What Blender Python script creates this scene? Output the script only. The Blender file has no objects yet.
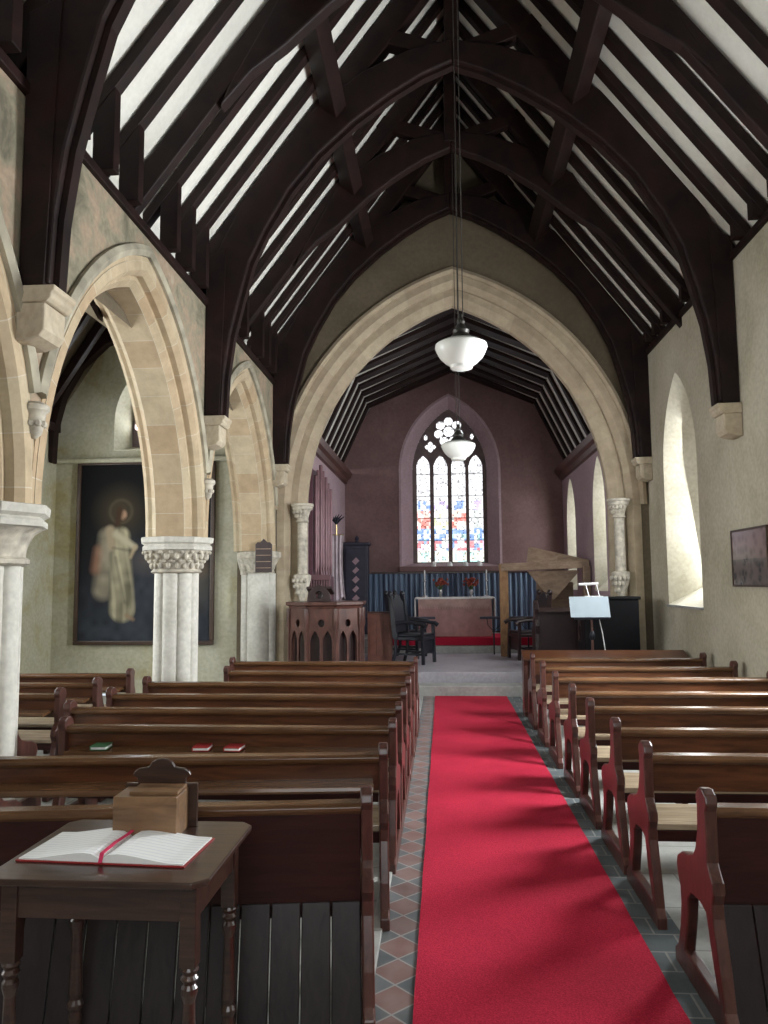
import bpy, bmesh, math, random
from mathutils import Vector, Matrix
random.seed(7)
S = bpy.context.scene
COL = S.collection
PI = math.pi
R = math.radians

# ------------------------------------------------------------------ camera
CAM_H = 1.6
FPX = 769.0
def setup_camera():
    ro = R(0.86)
    y = Vector(((443-384)/FPX, -(583-512)/FPX, 1.0)).normalized()
    up = Vector((-math.sin(ro), math.cos(ro), 0.0))
    z = (up - up.dot(y)*y).normalized()
    x = y.cross(z)
    if x[0] < 0: x = -x
    # rows of M: camera right, up, forward expressed in world axes
    right = Vector((x[0], y[0], z[0])); upw = Vector((x[1], y[1], z[1])); fwd = Vector((x[2], y[2], z[2]))
    cd = bpy.data.cameras.new('camera'); cam = bpy.data.objects.new('camera', cd); COL.objects.link(cam)
    m = Matrix((( right.x, upw.x, -fwd.x, 0), (right.y, upw.y, -fwd.y, 0), (right.z, upw.z, -fwd.z, CAM_H), (0,0,0,1)))
    cam.matrix_world = m
    cd.sensor_fit = 'VERTICAL'; cd.sensor_height = 24.0
    cd.lens = FPX/1024.0*24.0
    cd.clip_start = 0.05; cd.clip_end = 200
    S.camera = cam
setup_camera()

# ------------------------------------------------------------------ world, exposure
S.view_settings.view_transform = 'Standard'; S.view_settings.look = 'None'
S.view_settings.gamma = 1; S.view_settings.use_curve_mapping = False
S.view_settings.exposure = 0.0
W = bpy.data.worlds.new('sky'); S.world = W; W.use_nodes = True
W.node_tree.nodes['Background'].inputs[0].default_value = (0.80, 0.88, 1.0, 1)
W.node_tree.nodes['Background'].inputs[1].default_value = 1.0

def area(name, loc, direction, sx, sy, power, color=(1,1,1), spread=180):
    l = bpy.data.lights.new(name, 'AREA'); l.shape = 'RECTANGLE'; l.size = sx; l.size_y = sy
    l.energy = power; l.color = color; l.spread = R(spread)
    o = bpy.data.objects.new(name, l); COL.objects.link(o); o.location = loc
    o.rotation_euler = Vector(direction).to_track_quat('-Z', 'Y').to_euler()
    return o
# daylight entering through the windows of the place (each one sits in a window opening)
SKYC = (0.93, 0.97, 1.0)
area('daylight_south_1', (3.22, 2.9, 2.6), (-1, 0, 0.05), 0.9, 2.2, 25, SKYC)
area('daylight_south_2', (3.22, 6.1, 2.6), (-1, 0, 0.02), 0.9, 2.2, 400, SKYC)
area('daylight_south_3', (3.22, 9.73, 2.6), (-1, 0, -0.1), 0.9, 2.2, 100, SKYC)
area('daylight_north_1', (-6.25, 3.4, 2.4), (1, 0, 0.05), 1.6, 2.0, 150, SKYC)
area('daylight_north_2', (-6.25, 6.8, 2.4), (1, 0, 0.05), 1.6, 2.0, 220, SKYC)
area('daylight_north_3', (-6.25, 9.4, 2.4), (1, 0, -0.15), 1.2, 2.0, 70, SKYC)
area('daylight_west', (0.2, -2.7, 3.9), (0, 1, 0.12), 2.6, 3.6, 14, SKYC)
area('daylight_chancel_1', (2.84, 12.6, 2.7), (-1, 0, -0.1), 0.7, 1.7, 30, SKYC)
area('daylight_chancel_2', (2.84, 15.3, 2.7), (-1, 0, -0.1), 0.6, 1.7, 26, SKYC)

# ------------------------------------------------------------------ materials
def new_mat(name):
    m = bpy.data.materials.new(name); m.use_nodes = True
    nt = m.node_tree; b = nt.nodes['Principled BSDF']
    return m, nt, b
def node(nt, t, **kw):
    n = nt.nodes.new(t)
    for k, v in kw.items():
        if k.startswith('i_'): n.inputs[k[2:].replace('_', ' ')].default_value = v
        else: setattr(n, k, v)
    return n
def rgba(c): return (c[0], c[1], c[2], 1)
def coords(nt, scale=(1,1,1), rot=(0,0,0), kind='Object'):
    tc = node(nt, 'ShaderNodeTexCoord'); mp = node(nt, 'ShaderNodeMapping')
    mp.inputs['Scale'].default_value = scale; mp.inputs['Rotation'].default_value = rot
    nt.links.new(tc.outputs[kind], mp.inputs['Vector']); return mp.outputs['Vector']
def ramp(nt, fac, stops):
    r = node(nt, 'ShaderNodeValToRGB'); e = r.color_ramp.elements
    e[0].position, e[0].color = stops[0][0], rgba(stops[0][1]); e[1].position, e[1].color = stops[-1][0], rgba(stops[-1][1])
    for p, c in stops[1:-1]:
        n = e.new(p); n.color = rgba(c)
    nt.links.new(fac, r.inputs['Fac']); return r.outputs['Color']
def bump(nt, b, h, strength, dist=0.01):
    bp = node(nt, 'ShaderNodeBump'); bp.inputs['Strength'].default_value = strength; bp.inputs['Distance'].default_value = dist
    nt.links.new(h, bp.inputs['Height']); nt.links.new(bp.outputs['Normal'], b.inputs['Normal'])
def mix(nt, fac, a, c, mode='MIX'):
    m = node(nt, 'ShaderNodeMix', data_type='RGBA', blend_type=mode)
    for s, v in ((0, fac), (6, a), (7, c)):
        if isinstance(v, (int, float)): m.inputs[s].default_value = v
        elif isinstance(v, tuple): m.inputs[s].default_value = rgba(v)
        else: nt.links.new(v, m.inputs[s])
    return m.outputs[2]
def plain(name, c, rough=0.6, metal=0.0, vary=0.12, scale=8):
    m, nt, b = new_mat(name)
    v = coords(nt)
    n = node(nt, 'ShaderNodeTexNoise', i_Scale=scale, i_Detail=4); nt.links.new(v, n.inputs['Vector'])
    d = tuple(max(0, x*(1-vary*2)) for x in c); e = tuple(min(1, x*(1+vary)) for x in c)
    nt.links.new(ramp(nt, n.outputs['Fac'], [(0.3, d), (0.7, e)]), b.inputs['Base Color'])
    b.inputs['Roughness'].default_value = rough; b.inputs['Metallic'].default_value = metal
    return m
def wood(name, dark, light, rough=0.35, grain=(2, 30, 30), coat=0.0, bmp=0.15, spec=0.5):
    m, nt, b = new_mat(name)
    v = coords(nt, grain)
    n = node(nt, 'ShaderNodeTexNoise', i_Scale=1.6, i_Detail=6, i_Roughness=0.6, i_Distortion=0.6); nt.links.new(v, n.inputs['Vector'])
    v2 = coords(nt, (1.5, 1.5, 1.5)); n2 = node(nt, 'ShaderNodeTexNoise', i_Scale=1.2, i_Detail=2); nt.links.new(v2, n2.inputs['Vector'])
    c = ramp(nt, n.outputs['Fac'], [(0.3, dark), (0.7, light)])
    c2 = ramp(nt, n2.outputs['Fac'], [(0.3, (0.65,0.65,0.65)), (0.7, (1,1,1))])
    nt.links.new(mix(nt, 1.0, c, c2, 'MULTIPLY'), b.inputs['Base Color'])
    b.inputs['Specular IOR Level'].default_value = spec
    b.inputs['Roughness'].default_value = rough; b.inputs['Coat Weight'].default_value = coat; b.inputs['Coat Roughness'].default_value = 0.2
    bump(nt, b, n.outputs['Fac'], bmp, 0.003); return m
def plaster(name, stops, scale=1.1, rough=0.9, speck=0.15):
    m, nt, b = new_mat(name)
    v = coords(nt)
    n = node(nt, 'ShaderNodeTexNoise', i_Scale=scale, i_Detail=8, i_Roughness=0.65, i_Distortion=0.4); nt.links.new(v, n.inputs['Vector'])
    n2 = node(nt, 'ShaderNodeTexNoise', i_Scale=22, i_Detail=4); nt.links.new(v, n2.inputs['Vector'])
    c = ramp(nt, n.outputs['Fac'], stops)
    c2 = ramp(nt, n2.outputs['Fac'], [(0.35, (1-speck,)*3), (0.65, (1,1,1))])
    nt.links.new(mix(nt, 1.0, c, c2, 'MULTIPLY'), b.inputs['Base Color'])
    b.inputs['Roughness'].default_value = rough; bump(nt, b, n2.outputs['Fac'], 0.25, 0.01); return m
def ashlar(name, c1, c2, mortar, bw=0.34, bh=0.26, uv=False, rot=(0,0,0), msize=0.006):
    m, nt, b = new_mat(name)
    v = coords(nt, kind='UV' if uv else 'Object', rot=rot)
    br = node(nt, 'ShaderNodeTexBrick'); br.offset = 0.5
    for k, x in (('Scale', 1.0), ('Mortar Size', msize), ('Mortar Smooth', 0.4), ('Bias', 0.0), ('Brick Width', bw), ('Row Height', bh)): br.inputs[k].default_value = x
    br.inputs['Color1'].default_value = rgba(c1); br.inputs['Color2'].default_value = rgba(c2); br.inputs['Mortar'].default_value = rgba(mortar)
    nt.links.new(v, br.inputs['Vector'])
    v2 = coords(nt); n = node(nt, 'ShaderNodeTexNoise', i_Scale=5, i_Detail=8, i_Roughness=0.7); nt.links.new(v2, n.inputs['Vector'])
    c = mix(nt, 1.0, br.outputs['Color'], ramp(nt, n.outputs['Fac'], [(0.3, (0.72,0.72,0.70)), (0.65, (1,1,1))]), 'MULTIPLY')
    nt.links.new(c, b.inputs['Base Color']); b.inputs['Roughness'].default_value = 0.85
    bump(nt, b, n.outputs['Fac'], 0.3, 0.01); return m
def emit(name, c, s):
    m, nt, b = new_mat(name); b.inputs['Base Color'].default_value = rgba((0.1,0.1,0.1))
    b.inputs['Emission Color'].default_value = rgba(c); b.inputs['Emission Strength'].default_value = s
    return m
def vcol(name, emission=0.0, rough=0.5, base=1.0):
    m, nt, b = new_mat(name)
    a = node(nt, 'ShaderNodeVertexColor', layer_name='Col')
    if emission:
        nt.links.new(a.outputs['Color'], b.inputs['Emission Color']); b.inputs['Emission Strength'].default_value = emission
        b.inputs['Base Color'].default_value = (0.02,0.02,0.02,1)
    else:
        nt.links.new(a.outputs['Color'], b.inputs['Base Color'])
    b.inputs['Roughness'].default_value = rough; b.inputs['Specular IOR Level'].default_value = 0.12
    return m

M = {}
M['roof_wood'] = wood('roof_timber', (0.009,0.0045,0.0045), (0.026,0.011,0.009), 0.55, (3, 3, 3), spec=0.2)
M['pew_wood'] = wood('pew_wood', (0.052,0.016,0.007), (0.155,0.056,0.022), 0.30, (2, 24, 24), 0.1)
M['pew_end'] = wood('pew_end_wood', (0.050,0.017,0.013), (0.125,0.046,0.034), 0.33, (16, 16, 3), 0.1)
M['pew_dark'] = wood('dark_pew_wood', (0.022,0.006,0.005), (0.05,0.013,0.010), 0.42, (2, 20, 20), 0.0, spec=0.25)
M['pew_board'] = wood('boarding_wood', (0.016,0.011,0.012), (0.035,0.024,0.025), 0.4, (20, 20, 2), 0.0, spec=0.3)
M['seat_wood'] = wood('worn_glare_seat_wood', (0.30,0.22,0.14), (0.52,0.42,0.29), 0.22, (2, 24, 24), 0.2)  # pale worn wood, lightened further so window glare is in the colour
M['ledge_wood'] = wood('ledge_wood', (0.085,0.036,0.016), (0.20,0.10,0.045), 0.24, (2, 24, 24), 0.1)
M['table_wood'] = wood('table_wood', (0.025,0.012,0.009), (0.085,0.040,0.028), 0.28, (2, 24, 24), 0.3)
M['box_wood'] = wood('box_wood', (0.14,0.075,0.035), (0.32,0.18,0.09), 0.4, (3, 20, 20), 0.1)
M['raw_wood'] = wood('raw_timber', (0.22,0.11,0.045), (0.46,0.26,0.12), 0.6, (8, 8, 4))
M['plank_wood'] = wood('plank_timber', (0.26,0.17,0.11), (0.46,0.33,0.23), 0.6, (3, 10, 10))
M['stall_wood'] = wood('stall_wood', (0.018,0.009,0.010), (0.045,0.022,0.022), 0.35, (5, 5, 5), 0.2)
M['pulpit_wood'] = wood('pulpit_wood', (0.055,0.020,0.016), (0.14,0.060,0.045), 0.35, (6, 6, 3), 0.2)
M['plaster_r'] = plaster('plaster_south', [(0.25,(0.34,0.31,0.22)), (0.5,(0.48,0.44,0.34)), (0.75,(0.56,0.53,0.43))])
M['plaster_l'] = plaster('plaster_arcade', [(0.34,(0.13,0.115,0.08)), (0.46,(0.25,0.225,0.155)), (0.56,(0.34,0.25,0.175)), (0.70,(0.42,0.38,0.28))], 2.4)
M['plaster_aisle'] = plaster('plaster_aisle', [(0.30,(0.36,0.31,0.15)), (0.46,(0.44,0.42,0.30)), (0.7,(0.52,0.51,0.42))], 1.1)
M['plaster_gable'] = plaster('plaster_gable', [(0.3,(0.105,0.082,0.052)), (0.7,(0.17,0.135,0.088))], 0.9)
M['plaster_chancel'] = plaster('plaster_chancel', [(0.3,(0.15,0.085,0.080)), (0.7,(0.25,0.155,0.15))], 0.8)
M['plaster_mauve'] = plaster('plaster_mauve', [(0.3,(0.36,0.25,0.28)), (0.7,(0.46,0.34,0.37))], 0.8)
M['plaster_white'] = plaster('roof_plaster', [(0.3,(0.70,0.69,0.62)), (0.7,(0.82,0.81,0.75))], 0.8, 0.9, 0.06)
M['splay'] = plaster('window_reveal_plaster', [(0.3,(0.60,0.56,0.45)), (0.7,(0.76,0.73,0.64))], 1.5)
M['arch_stone'] = ashlar('arch_stone', (0.47,0.345,0.215), (0.53,0.44,0.30), (0.58,0.51,0.39), 0.30, 0.30, uv=True, msize=0.004)
M['chancel_arch_stone'] = ashlar('chancel_arch_stone', (0.42,0.335,0.235), (0.49,0.41,0.29), (0.42,0.36,0.27), 0.36, 0.28, uv=True, msize=0.004)
M['hood_stone'] = plain('hood_stone', (0.36,0.33,0.25), 0.85, vary=0.2, scale=5)
M['shaft_stone'] = plaster('shaft_stone', [(0.3,(0.50,0.48,0.42)), (0.7,(0.68,0.66,0.60))], 2.2, 0.8)
M['carved_stone'] = plain('carved_stone', (0.50,0.46,0.38), 0.85, vary=0.2, scale=14)
M['corbel_stone'] = plaster('corbel_stone', [(0.3,(0.40,0.33,0.23)), (0.7,(0.56,0.49,0.37))], 3.5)
M['floor_stone'] = ashlar('floor_stone', (0.33,0.33,0.31), (0.42,0.42,0.39), (0.22,0.22,0.20), 0.62, 0.45)
M['step_stone'] = plaster('step_stone', [(0.3,(0.30,0.30,0.29)), (0.7,(0.46,0.46,0.43))], 2.5, 0.6)
M['lilac_stone'] = plaster('chancel_floor', [(0.3,(0.33,0.31,0.35)), (0.7,(0.46,0.44,0.48))], 1.5, 0.5)
M['white_cloth'] = plain('white_cloth', (0.78,0.77,0.76), 0.85, vary=0.04)
M['pink_cloth'] = plain('pink_cloth', (0.42,0.24,0.23), 0.85, vary=0.1)
M['black'] = plain('black_lacquer', (0.004,0.004,0.005), 0.45, vary=0.1)
M['black'].node_tree.nodes['Principled BSDF'].inputs['Specular IOR Level'].default_value = 0.12
M['slate'] = ashlar('slate_tiles', (0.075,0.092,0.10), (0.13,0.15,0.155), (0.24,0.24,0.23), 0.17, 0.17)
M['black_leather'] = plain('black_leather', (0.013,0.015,0.022), 0.35, vary=0.1)
M['iron'] = plain('wrought_iron', (0.02,0.022,0.03), 0.4, 0.6)
M['brass'] = plain('brass', (0.55,0.42,0.2), 0.35, 0.9)
M['silver'] = plain('silver', (0.6,0.6,0.62), 0.3, 0.9)
M['pipe'] = plain('organ_pipe', (0.20,0.105,0.12), 0.4, 0.2)
M['organ_wood'] = plain('organ_case', (0.10,0.04,0.055), 0.5)
M['blue_panel'] = plain('blue_panel', (0.028,0.028,0.05), 0.5)
M['sheet'] = plain('music_paper', (0.38,0.45,0.50), 0.9, vary=0.03)
M['page'] = plain('paper', (0.82,0.83,0.82), 0.8, vary=0.03)
M['ribbon'] = plain('ribbon', (0.65,0.02,0.10), 0.5)
M['cover'] = plain('book_cover', (0.30,0.02,0.02), 0.5)
M['green_cover'] = plain('green_cover', (0.05,0.16,0.07), 0.5)
M['red_flower'] = plain('red_flower', (0.30,0.05,0.03), 0.7, vary=0.4, scale=40)
M['leaf'] = plain('leaf', (0.05,0.10,0.03), 0.7)
M['cord'] = plain('lamp_cord', (0.03,0.025,0.02), 0.6)
M['white_glass'] = plain('opal_glass', (0.80,0.82,0.78), 0.25, vary=0.02)
M['board_dark'] = plain('board_dark', (0.045,0.03,0.03), 0.5)
M['dark_metal'] = plain('dark_bronze', (0.03,0.028,0.025), 0.4, 0.5)
M['window_light'] = emit('window_light', (0.93,0.97,1.0), 5.0)
M['tracery'] = plain('tracery_stone', (0.16,0.12,0.12), 0.85)
M['stained'] = vcol('stained_glass', 1.15)
M['painting'] = vcol('oil_painting', 0, 0.7)
M['frame_wood'] = plain('frame_wood', (0.05,0.028,0.018), 0.4)

def tile_mat():
    m, nt, b = new_mat('aisle_tiles')
    v = coords(nt, (1/0.152,)*3, (0, 0, R(45)))
    ck = node(nt, 'ShaderNodeTexChecker', i_Scale=1.0)
    ck.inputs['Color1'].default_value = rgba((0.20,0.075,0.058)); ck.inputs['Color2'].default_value = rgba((0.085,0.105,0.115)); nt.links.new(v, ck.inputs['Vector'])
    wn = node(nt, 'ShaderNodeTexWhiteNoise', noise_dimensions='2D')
    fl = node(nt, 'ShaderNodeVectorMath', operation='FLOOR'); nt.links.new(v, fl.inputs[0]); nt.links.new(fl.outputs[0], wn.inputs['Vector'])
    c = mix(nt, 1.0, ck.outputs['Color'], ramp(nt, wn.outputs['Value'], [(0, (0.6,0.62,0.65)), (1, (1.25,1.25,1.25))]), 'MULTIPLY')
    br = node(nt, 'ShaderNodeTexBrick'); br.offset = 0.0
    for k, x in (('Scale', 1.0), ('Mortar Size', 0.03), ('Mortar Smooth', 0.2), ('Brick Width', 1.0), ('Row Height', 1.0)): br.inputs[k].default_value = x
    nt.links.new(v, br.inputs['Vector'])
    c = mix(nt, br.outputs['Fac'], c, (0.34,0.33,0.31))
    v2 = coords(nt); n = node(nt, 'ShaderNodeTexNoise', i_Scale=6, i_Detail=6); nt.links.new(v2, n.inputs['Vector'])
    c = mix(nt, 0.35, c, ramp(nt, n.outputs['Fac'], [(0.3, (0.12,0.12,0.12)), (0.7, (0.34,0.34,0.33))]))
    nt.links.new(c, b.inputs['Base Color']); b.inputs['Roughness'].default_value = 0.45
    return m
M['tiles'] = tile_mat()
def carpet_mat():
    m, nt, b = new_mat('red_carpet')
    v = coords(nt); n = node(nt, 'ShaderNodeTexNoise', i_Scale=160, i_Detail=3); nt.links.new(v, n.inputs['Vector'])
    n2 = node(nt, 'ShaderNodeTexNoise', i_Scale=3, i_Detail=5); nt.links.new(v, n2.inputs['Vector'])
    c = ramp(nt, n.outputs['Fac'], [(0.3, (0.30,0.010,0.030)), (0.7, (0.59,0.027,0.065))])
    c2 = ramp(nt, n2.outputs['Fac'], [(0.3, (0.85,0.85,0.85)), (0.7, (1,1,1))])
    nt.links.new(mix(nt, 1.0, c, c2, 'MULTIPLY'), b.inputs['Base Color']); b.inputs['Roughness'].default_value = 0.95
    b.inputs['Specular IOR Level'].default_value = 0.15
    bump(nt, b, n.outputs['Fac'], 0.5, 0.004); return m
M['carpet'] = carpet_mat()
def curtain_mat():
    m, nt, b = new_mat('blue_curtain')
    v = coords(nt, (26, 1, 1)); n = node(nt, 'ShaderNodeTexNoise', i_Scale=1.0, i_Detail=3); nt.links.new(v, n.inputs['Vector'])
    nt.links.new(ramp(nt, n.outputs['Fac'], [(0.35, (0.075,0.10,0.16)), (0.65, (0.22,0.31,0.42))]), b.inputs['Base Color'])
    b.inputs['Roughness'].default_value = 0.9; return m
M['curtain'] = curtain_mat()
def bookpage_mat():
    m, nt, b = new_mat('written_page')
    v = coords(nt, (1,1,1)); w = node(nt, 'ShaderNodeTexWave', wave_type='BANDS', bands_direction='Y', i_Scale=14.0, i_Distortion=1.5, i_Detail=3); nt.links.new(v, w.inputs['Vector'])
    nt.links.new(ramp(nt, w.outputs['Fac'], [(0.0, (0.66,0.68,0.70)), (0.25, (0.80,0.81,0.80))]), b.inputs['Base Color'])
    b.inputs['Roughness'].default_value = 0.8; return m
M['written'] = bookpage_mat()
def photo_mat():
    m, nt, b = new_mat('framed_print')
    v = coords(nt, (1, 5, 5)); n = node(nt, 'ShaderNodeTexVoronoi', i_Scale=2.2); nt.links.new(v, n.inputs['Vector'])
    v2 = coords(nt); sp = node(nt, 'ShaderNodeSeparateXYZ'); nt.links.new(v2, sp.inputs[0])
    mm = node(nt, 'ShaderNodeMath', operation='GREATER_THAN'); mm.inputs[1].default_value = 0.27; nt.links.new(sp.outputs[2], mm.inputs[0])
    c = mix(nt, mm.outputs[0], (0.045,0.045,0.045), (0.17,0.10,0.09))
    c = mix(nt, 0.5, c, ramp(nt, n.outputs['Distance'], [(0.1, (0.03,0.03,0.03)), (0.6, (0.22,0.17,0.15))]))
    nt.links.new(c, b.inputs['Base Color']); b.inputs['Roughness'].default_value = 0.15; return m
M['print'] = photo_mat()

# ------------------------------------------------------------------ mesh helpers
def finish(bm, name, mat, parent=None, bevel=0.0, smooth=False, loc=None, recalc=True):
    if recalc: bmesh.ops.recalc_face_normals(bm, faces=bm.faces)
    me = bpy.data.meshes.new(name); bm.to_mesh(me); bm.free()
    if smooth:
        for p in me.polygons: p.use_smooth = True
    me.materials.append(M[mat] if isinstance(mat, str) else mat)
    o = bpy.data.objects.new(name, me); COL.objects.link(o)
    if smooth:
        try: me.set_sharp_from_angle(angle=R(40))
        except Exception: pass
    if bevel:
        b = o.modifiers.new('bevel', 'BEVEL'); b.width = bevel; b.segments = 2; b.limit_method = 'ANGLE'; b.angle_limit = R(40)
    if parent: o.parent = parent
    if loc: o.location = loc
    return o
def box(bm, x0, x1, y0, y1, z0, z1):
    vs = [bm.verts.new((x, y, z)) for x in (x0, x1) for y in (y0, y1) for z in (z0, z1)]
    for f in ((0,1,3,2), (4,6,7,5), (0,4,5,1), (2,3,7,6), (0,2,6,4), (1,5,7,3)): bm.faces.new([vs[i] for i in f])
    return vs
def obox(bm, c, size, rot=(0,0,0)):
    from mathutils import Euler
    vs = box(bm, -size[0]/2, size[0]/2, -size[1]/2, size[1]/2, -size[2]/2, size[2]/2)
    m = Matrix.Translation(c) @ Euler(rot).to_matrix().to_4x4()
    for v in vs: v.co = m @ v.co
def bar(bm, p, q, w, h, up=(0,0,1)):
    p, q = Vector(p), Vector(q); d = (q-p).normalized(); s = d.cross(Vector(up))
    if s.length < 1e-4: s = d.cross(Vector((1,0,0)))
    s.normalize(); u = s.cross(d)
    a = [bm.verts.new(e + s*w/2*i + u*h/2*j) for e in (p, q) for i, j in ((-1,-1), (1,-1), (1,1), (-1,1))]
    for f in ((3,2,1,0), (4,5,6,7), (0,1,5,4), (1,2,6,5), (2,3,7,6), (3,0,4,7)): bm.faces.new([a[i] for i in f])
def prism(bm, loop, t0, t1, mp, holes=()):
    """flat outline with holes, in (a,b); mp(a,b,t) -> xyz; thickness from t0 to t1"""
    tmp = bmesh.new(); loops = [loop] + list(holes); es = []
    for lp in loops:
        vs = [tmp.verts.new((a, b, 0)) for a, b in lp]
        es += [tmp.edges.new((vs[i], vs[(i+1) % len(vs)])) for i in range(len(vs))]
    bmesh.ops.triangle_fill(tmp, edges=es, use_beauty=True)
    tmp.verts.index_update()
    A = [bm.verts.new(mp(v.co.x, v.co.y, t0)) for v in tmp.verts]; B = [bm.verts.new(mp(v.co.x, v.co.y, t1)) for v in tmp.verts]
    for f in tmp.faces:
        ix = [v.index for v in f.verts]
        bm.faces.new([A[i] for i in ix]); bm.faces.new([B[i] for i in reversed(ix)])
    k = 0
    for lp in loops:
        n = len(lp)
        for i in range(n): bm.faces.new((A[k+i], A[k+(i+1) % n], B[k+(i+1) % n], B[k+i]))
        k += n
    tmp.free()
XZ = lambda a, b, t: (a, t, b)
YZ = lambda a, b, t: (t, a, b)
XY = lambda a, b, t: (a, b, t)
def lathe(bm, prof, c=(0,0,0), n=24, a0=0, a1=2*PI, axis='z', sq=None):
    full = abs(a1-a0-2*PI) < 1e-6; m = n if full else n+1
    rings = []
    for r, z in prof:
        ring = []
        for i in range(m):
            a = a0+(a1-a0)*i/n
            rr = r
            if sq: rr = r*sq(a)
            ring.append(bm.verts.new((c[0]+rr*math.cos(a), c[1]+rr*math.sin(a), c[2]+z)))
        rings.append(ring)
    for j in range(len(rings)-1):
        for i in range(n):
            k = (i+1) % m
            bm.faces.new((rings[j][i], rings[j][k], rings[j+1][k], rings[j+1][i]))
    if full:
        bm.faces.new(rings[0]); bm.faces.new(rings[-1])
def tube(bm, pts, r, n=8, taper=None):
    pts = [Vector(p) for p in pts]; rings = []
    up = Vector((0,0,1))
    for i, p in enumerate(pts):
        d = (pts[min(i+1, len(pts)-1)] - pts[max(i-1, 0)]).normalized()
        s = d.cross(up)
        if s.length < 0.05: s = d.cross(Vector((1,0,0)))
        s.normalize(); u = s.cross(d); rr = r*(taper[i] if taper else 1)
        rings.append([bm.verts.new(p + (s*math.cos(2*PI*k/n)+u*math.sin(2*PI*k/n))*rr) for k in range(n)])
    for j in range(len(rings)-1):
        for i in range(n): bm.faces.new((rings[j][i], rings[j][(i+1) % n], rings[j+1][(i+1) % n], rings[j+1][i]))
    bm.faces.new(rings[0]); bm.faces.new(rings[-1])
def ball(bm, c, r, sc=(1,1,1), seg=10):
    g = bmesh.ops.create_uvsphere(bm, u_segments=seg, v_segments=max(5, seg//2+1), radius=r)
    for v in g['verts']: v.co = Vector((v.co.x*sc[0]+c[0], v.co.y*sc[1]+c[1], v.co.z*sc[2]+c[2]))

def thing(name, label, cat, loc=(0,0,0), rotz=0, group=None):
    o = bpy.data.objects.new(name, None); COL.objects.link(o); o.empty_display_size = 0.1
    o.location = loc; o.rotation_euler = (0,0,rotz); o['label'] = label; o['category'] = cat
    if group: o['group'] = group
    return o
def tag(o, label, cat, group=None):
    o['label'] = label; o['category'] = cat
    if group: o['group'] = group
    return o
def struct(o): o['kind'] = 'structure'; return o
def dup(root, loc, rotz=0, label=None):
    r = root.copy(); COL.objects.link(r); r.location = loc; r.rotation_euler = (0,0,rotz)
    if label: r['label'] = label
    for ch in list(root.children):
        c = ch.copy(); COL.objects.link(c); c.parent = r
        for g in list(ch.children):
            d = g.copy(); COL.objects.link(d); d.parent = c
    return r

# pointed arches ---------------------------------------------------------
def arch_half(a, h, off, n, drop=0):
    """right half of a pointed arch, from springing to apex, offset outward by off"""
    Rr = (h*h+a*a)/(2*a); cx = a-Rr; rad = Rr+off
    end = math.acos(max(-1, min(1, -cx/rad)))
    return [(cx+rad*math.cos(end*i/n), rad*math.sin(end*i/n)) for i in range(n+1)]
def arch_full(c, a, zs, h, off=0, n=14):
    rt = arch_half(a, h, off, n)
    pts = [(c-x, zs+z) for x, z in rt] + [(c+x, zs+z) for x, z in reversed(rt[:-1])]
    return pts          # left springing -> apex -> right springing
def sweep_arch(bm, c, a, zs, h, profile, mp, n=18, zb=None, uvl=None, closed=True, skip=0):
    """profile: list of (offset outward, t thickness).  zb: carry the section straight down to zb"""
    uv = bm.loops.layers.uv.verify()
    halves = [arch_half(a, h, off, n) for off, t in profile]
    Rr = (h*h+a*a)/(2*a); L = Rr*math.acos(max(-1, min(1, (Rr-a)/Rr)))
    secs = []
    if zb is not None: secs.append(([(-hv[0][0], zb-zs) for hv in halves], -(zs-zb)))
    for i in range(skip, n+1): secs.append(([(-hv[i][0], hv[i][1]) for hv in halves], L*i/n))
    for i in range(n-1, skip-1, -1): secs.append(([(hv[i][0], hv[i][1]) for hv in halves], 2*L-L*i/n))
    if zb is not None: secs.append(([(hv[0][0], zb-zs) for hv in halves], 2*L+(zs-zb)))
    vv = [0]
    for i in range(1, len(profile)+1):
        p, q = profile[i-1], profile[i % len(profile)]
        vv.append(vv[-1]+math.hypot(p[0]-q[0], p[1]-q[1]))
    rows = [[bm.verts.new(mp(c+p[0], zs+p[1], profile[k][1])) for k, p in enumerate(s)] for s, l in secs]
    np_ = len(profile); lim = np_ if closed else np_-1
    for j in range(len(rows)-1):
        for k in range(lim):
            k2 = (k+1) % np_
            f = bm.faces.new((rows[j][k], rows[j][k2], rows[j+1][k2], rows[j+1][k]))
            us = (secs[j][1], secs[j][1], secs[j+1][1], secs[j+1][1]); vs = (vv[k], vv[k+1], vv[k+1], vv[k])
            for l, u_, v_ in zip(f.loops, us, vs): l[uv].uv = (u_, v_)
    if closed: bm.faces.new(rows[0]); bm.faces.new(list(reversed(rows[-1])))

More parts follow.
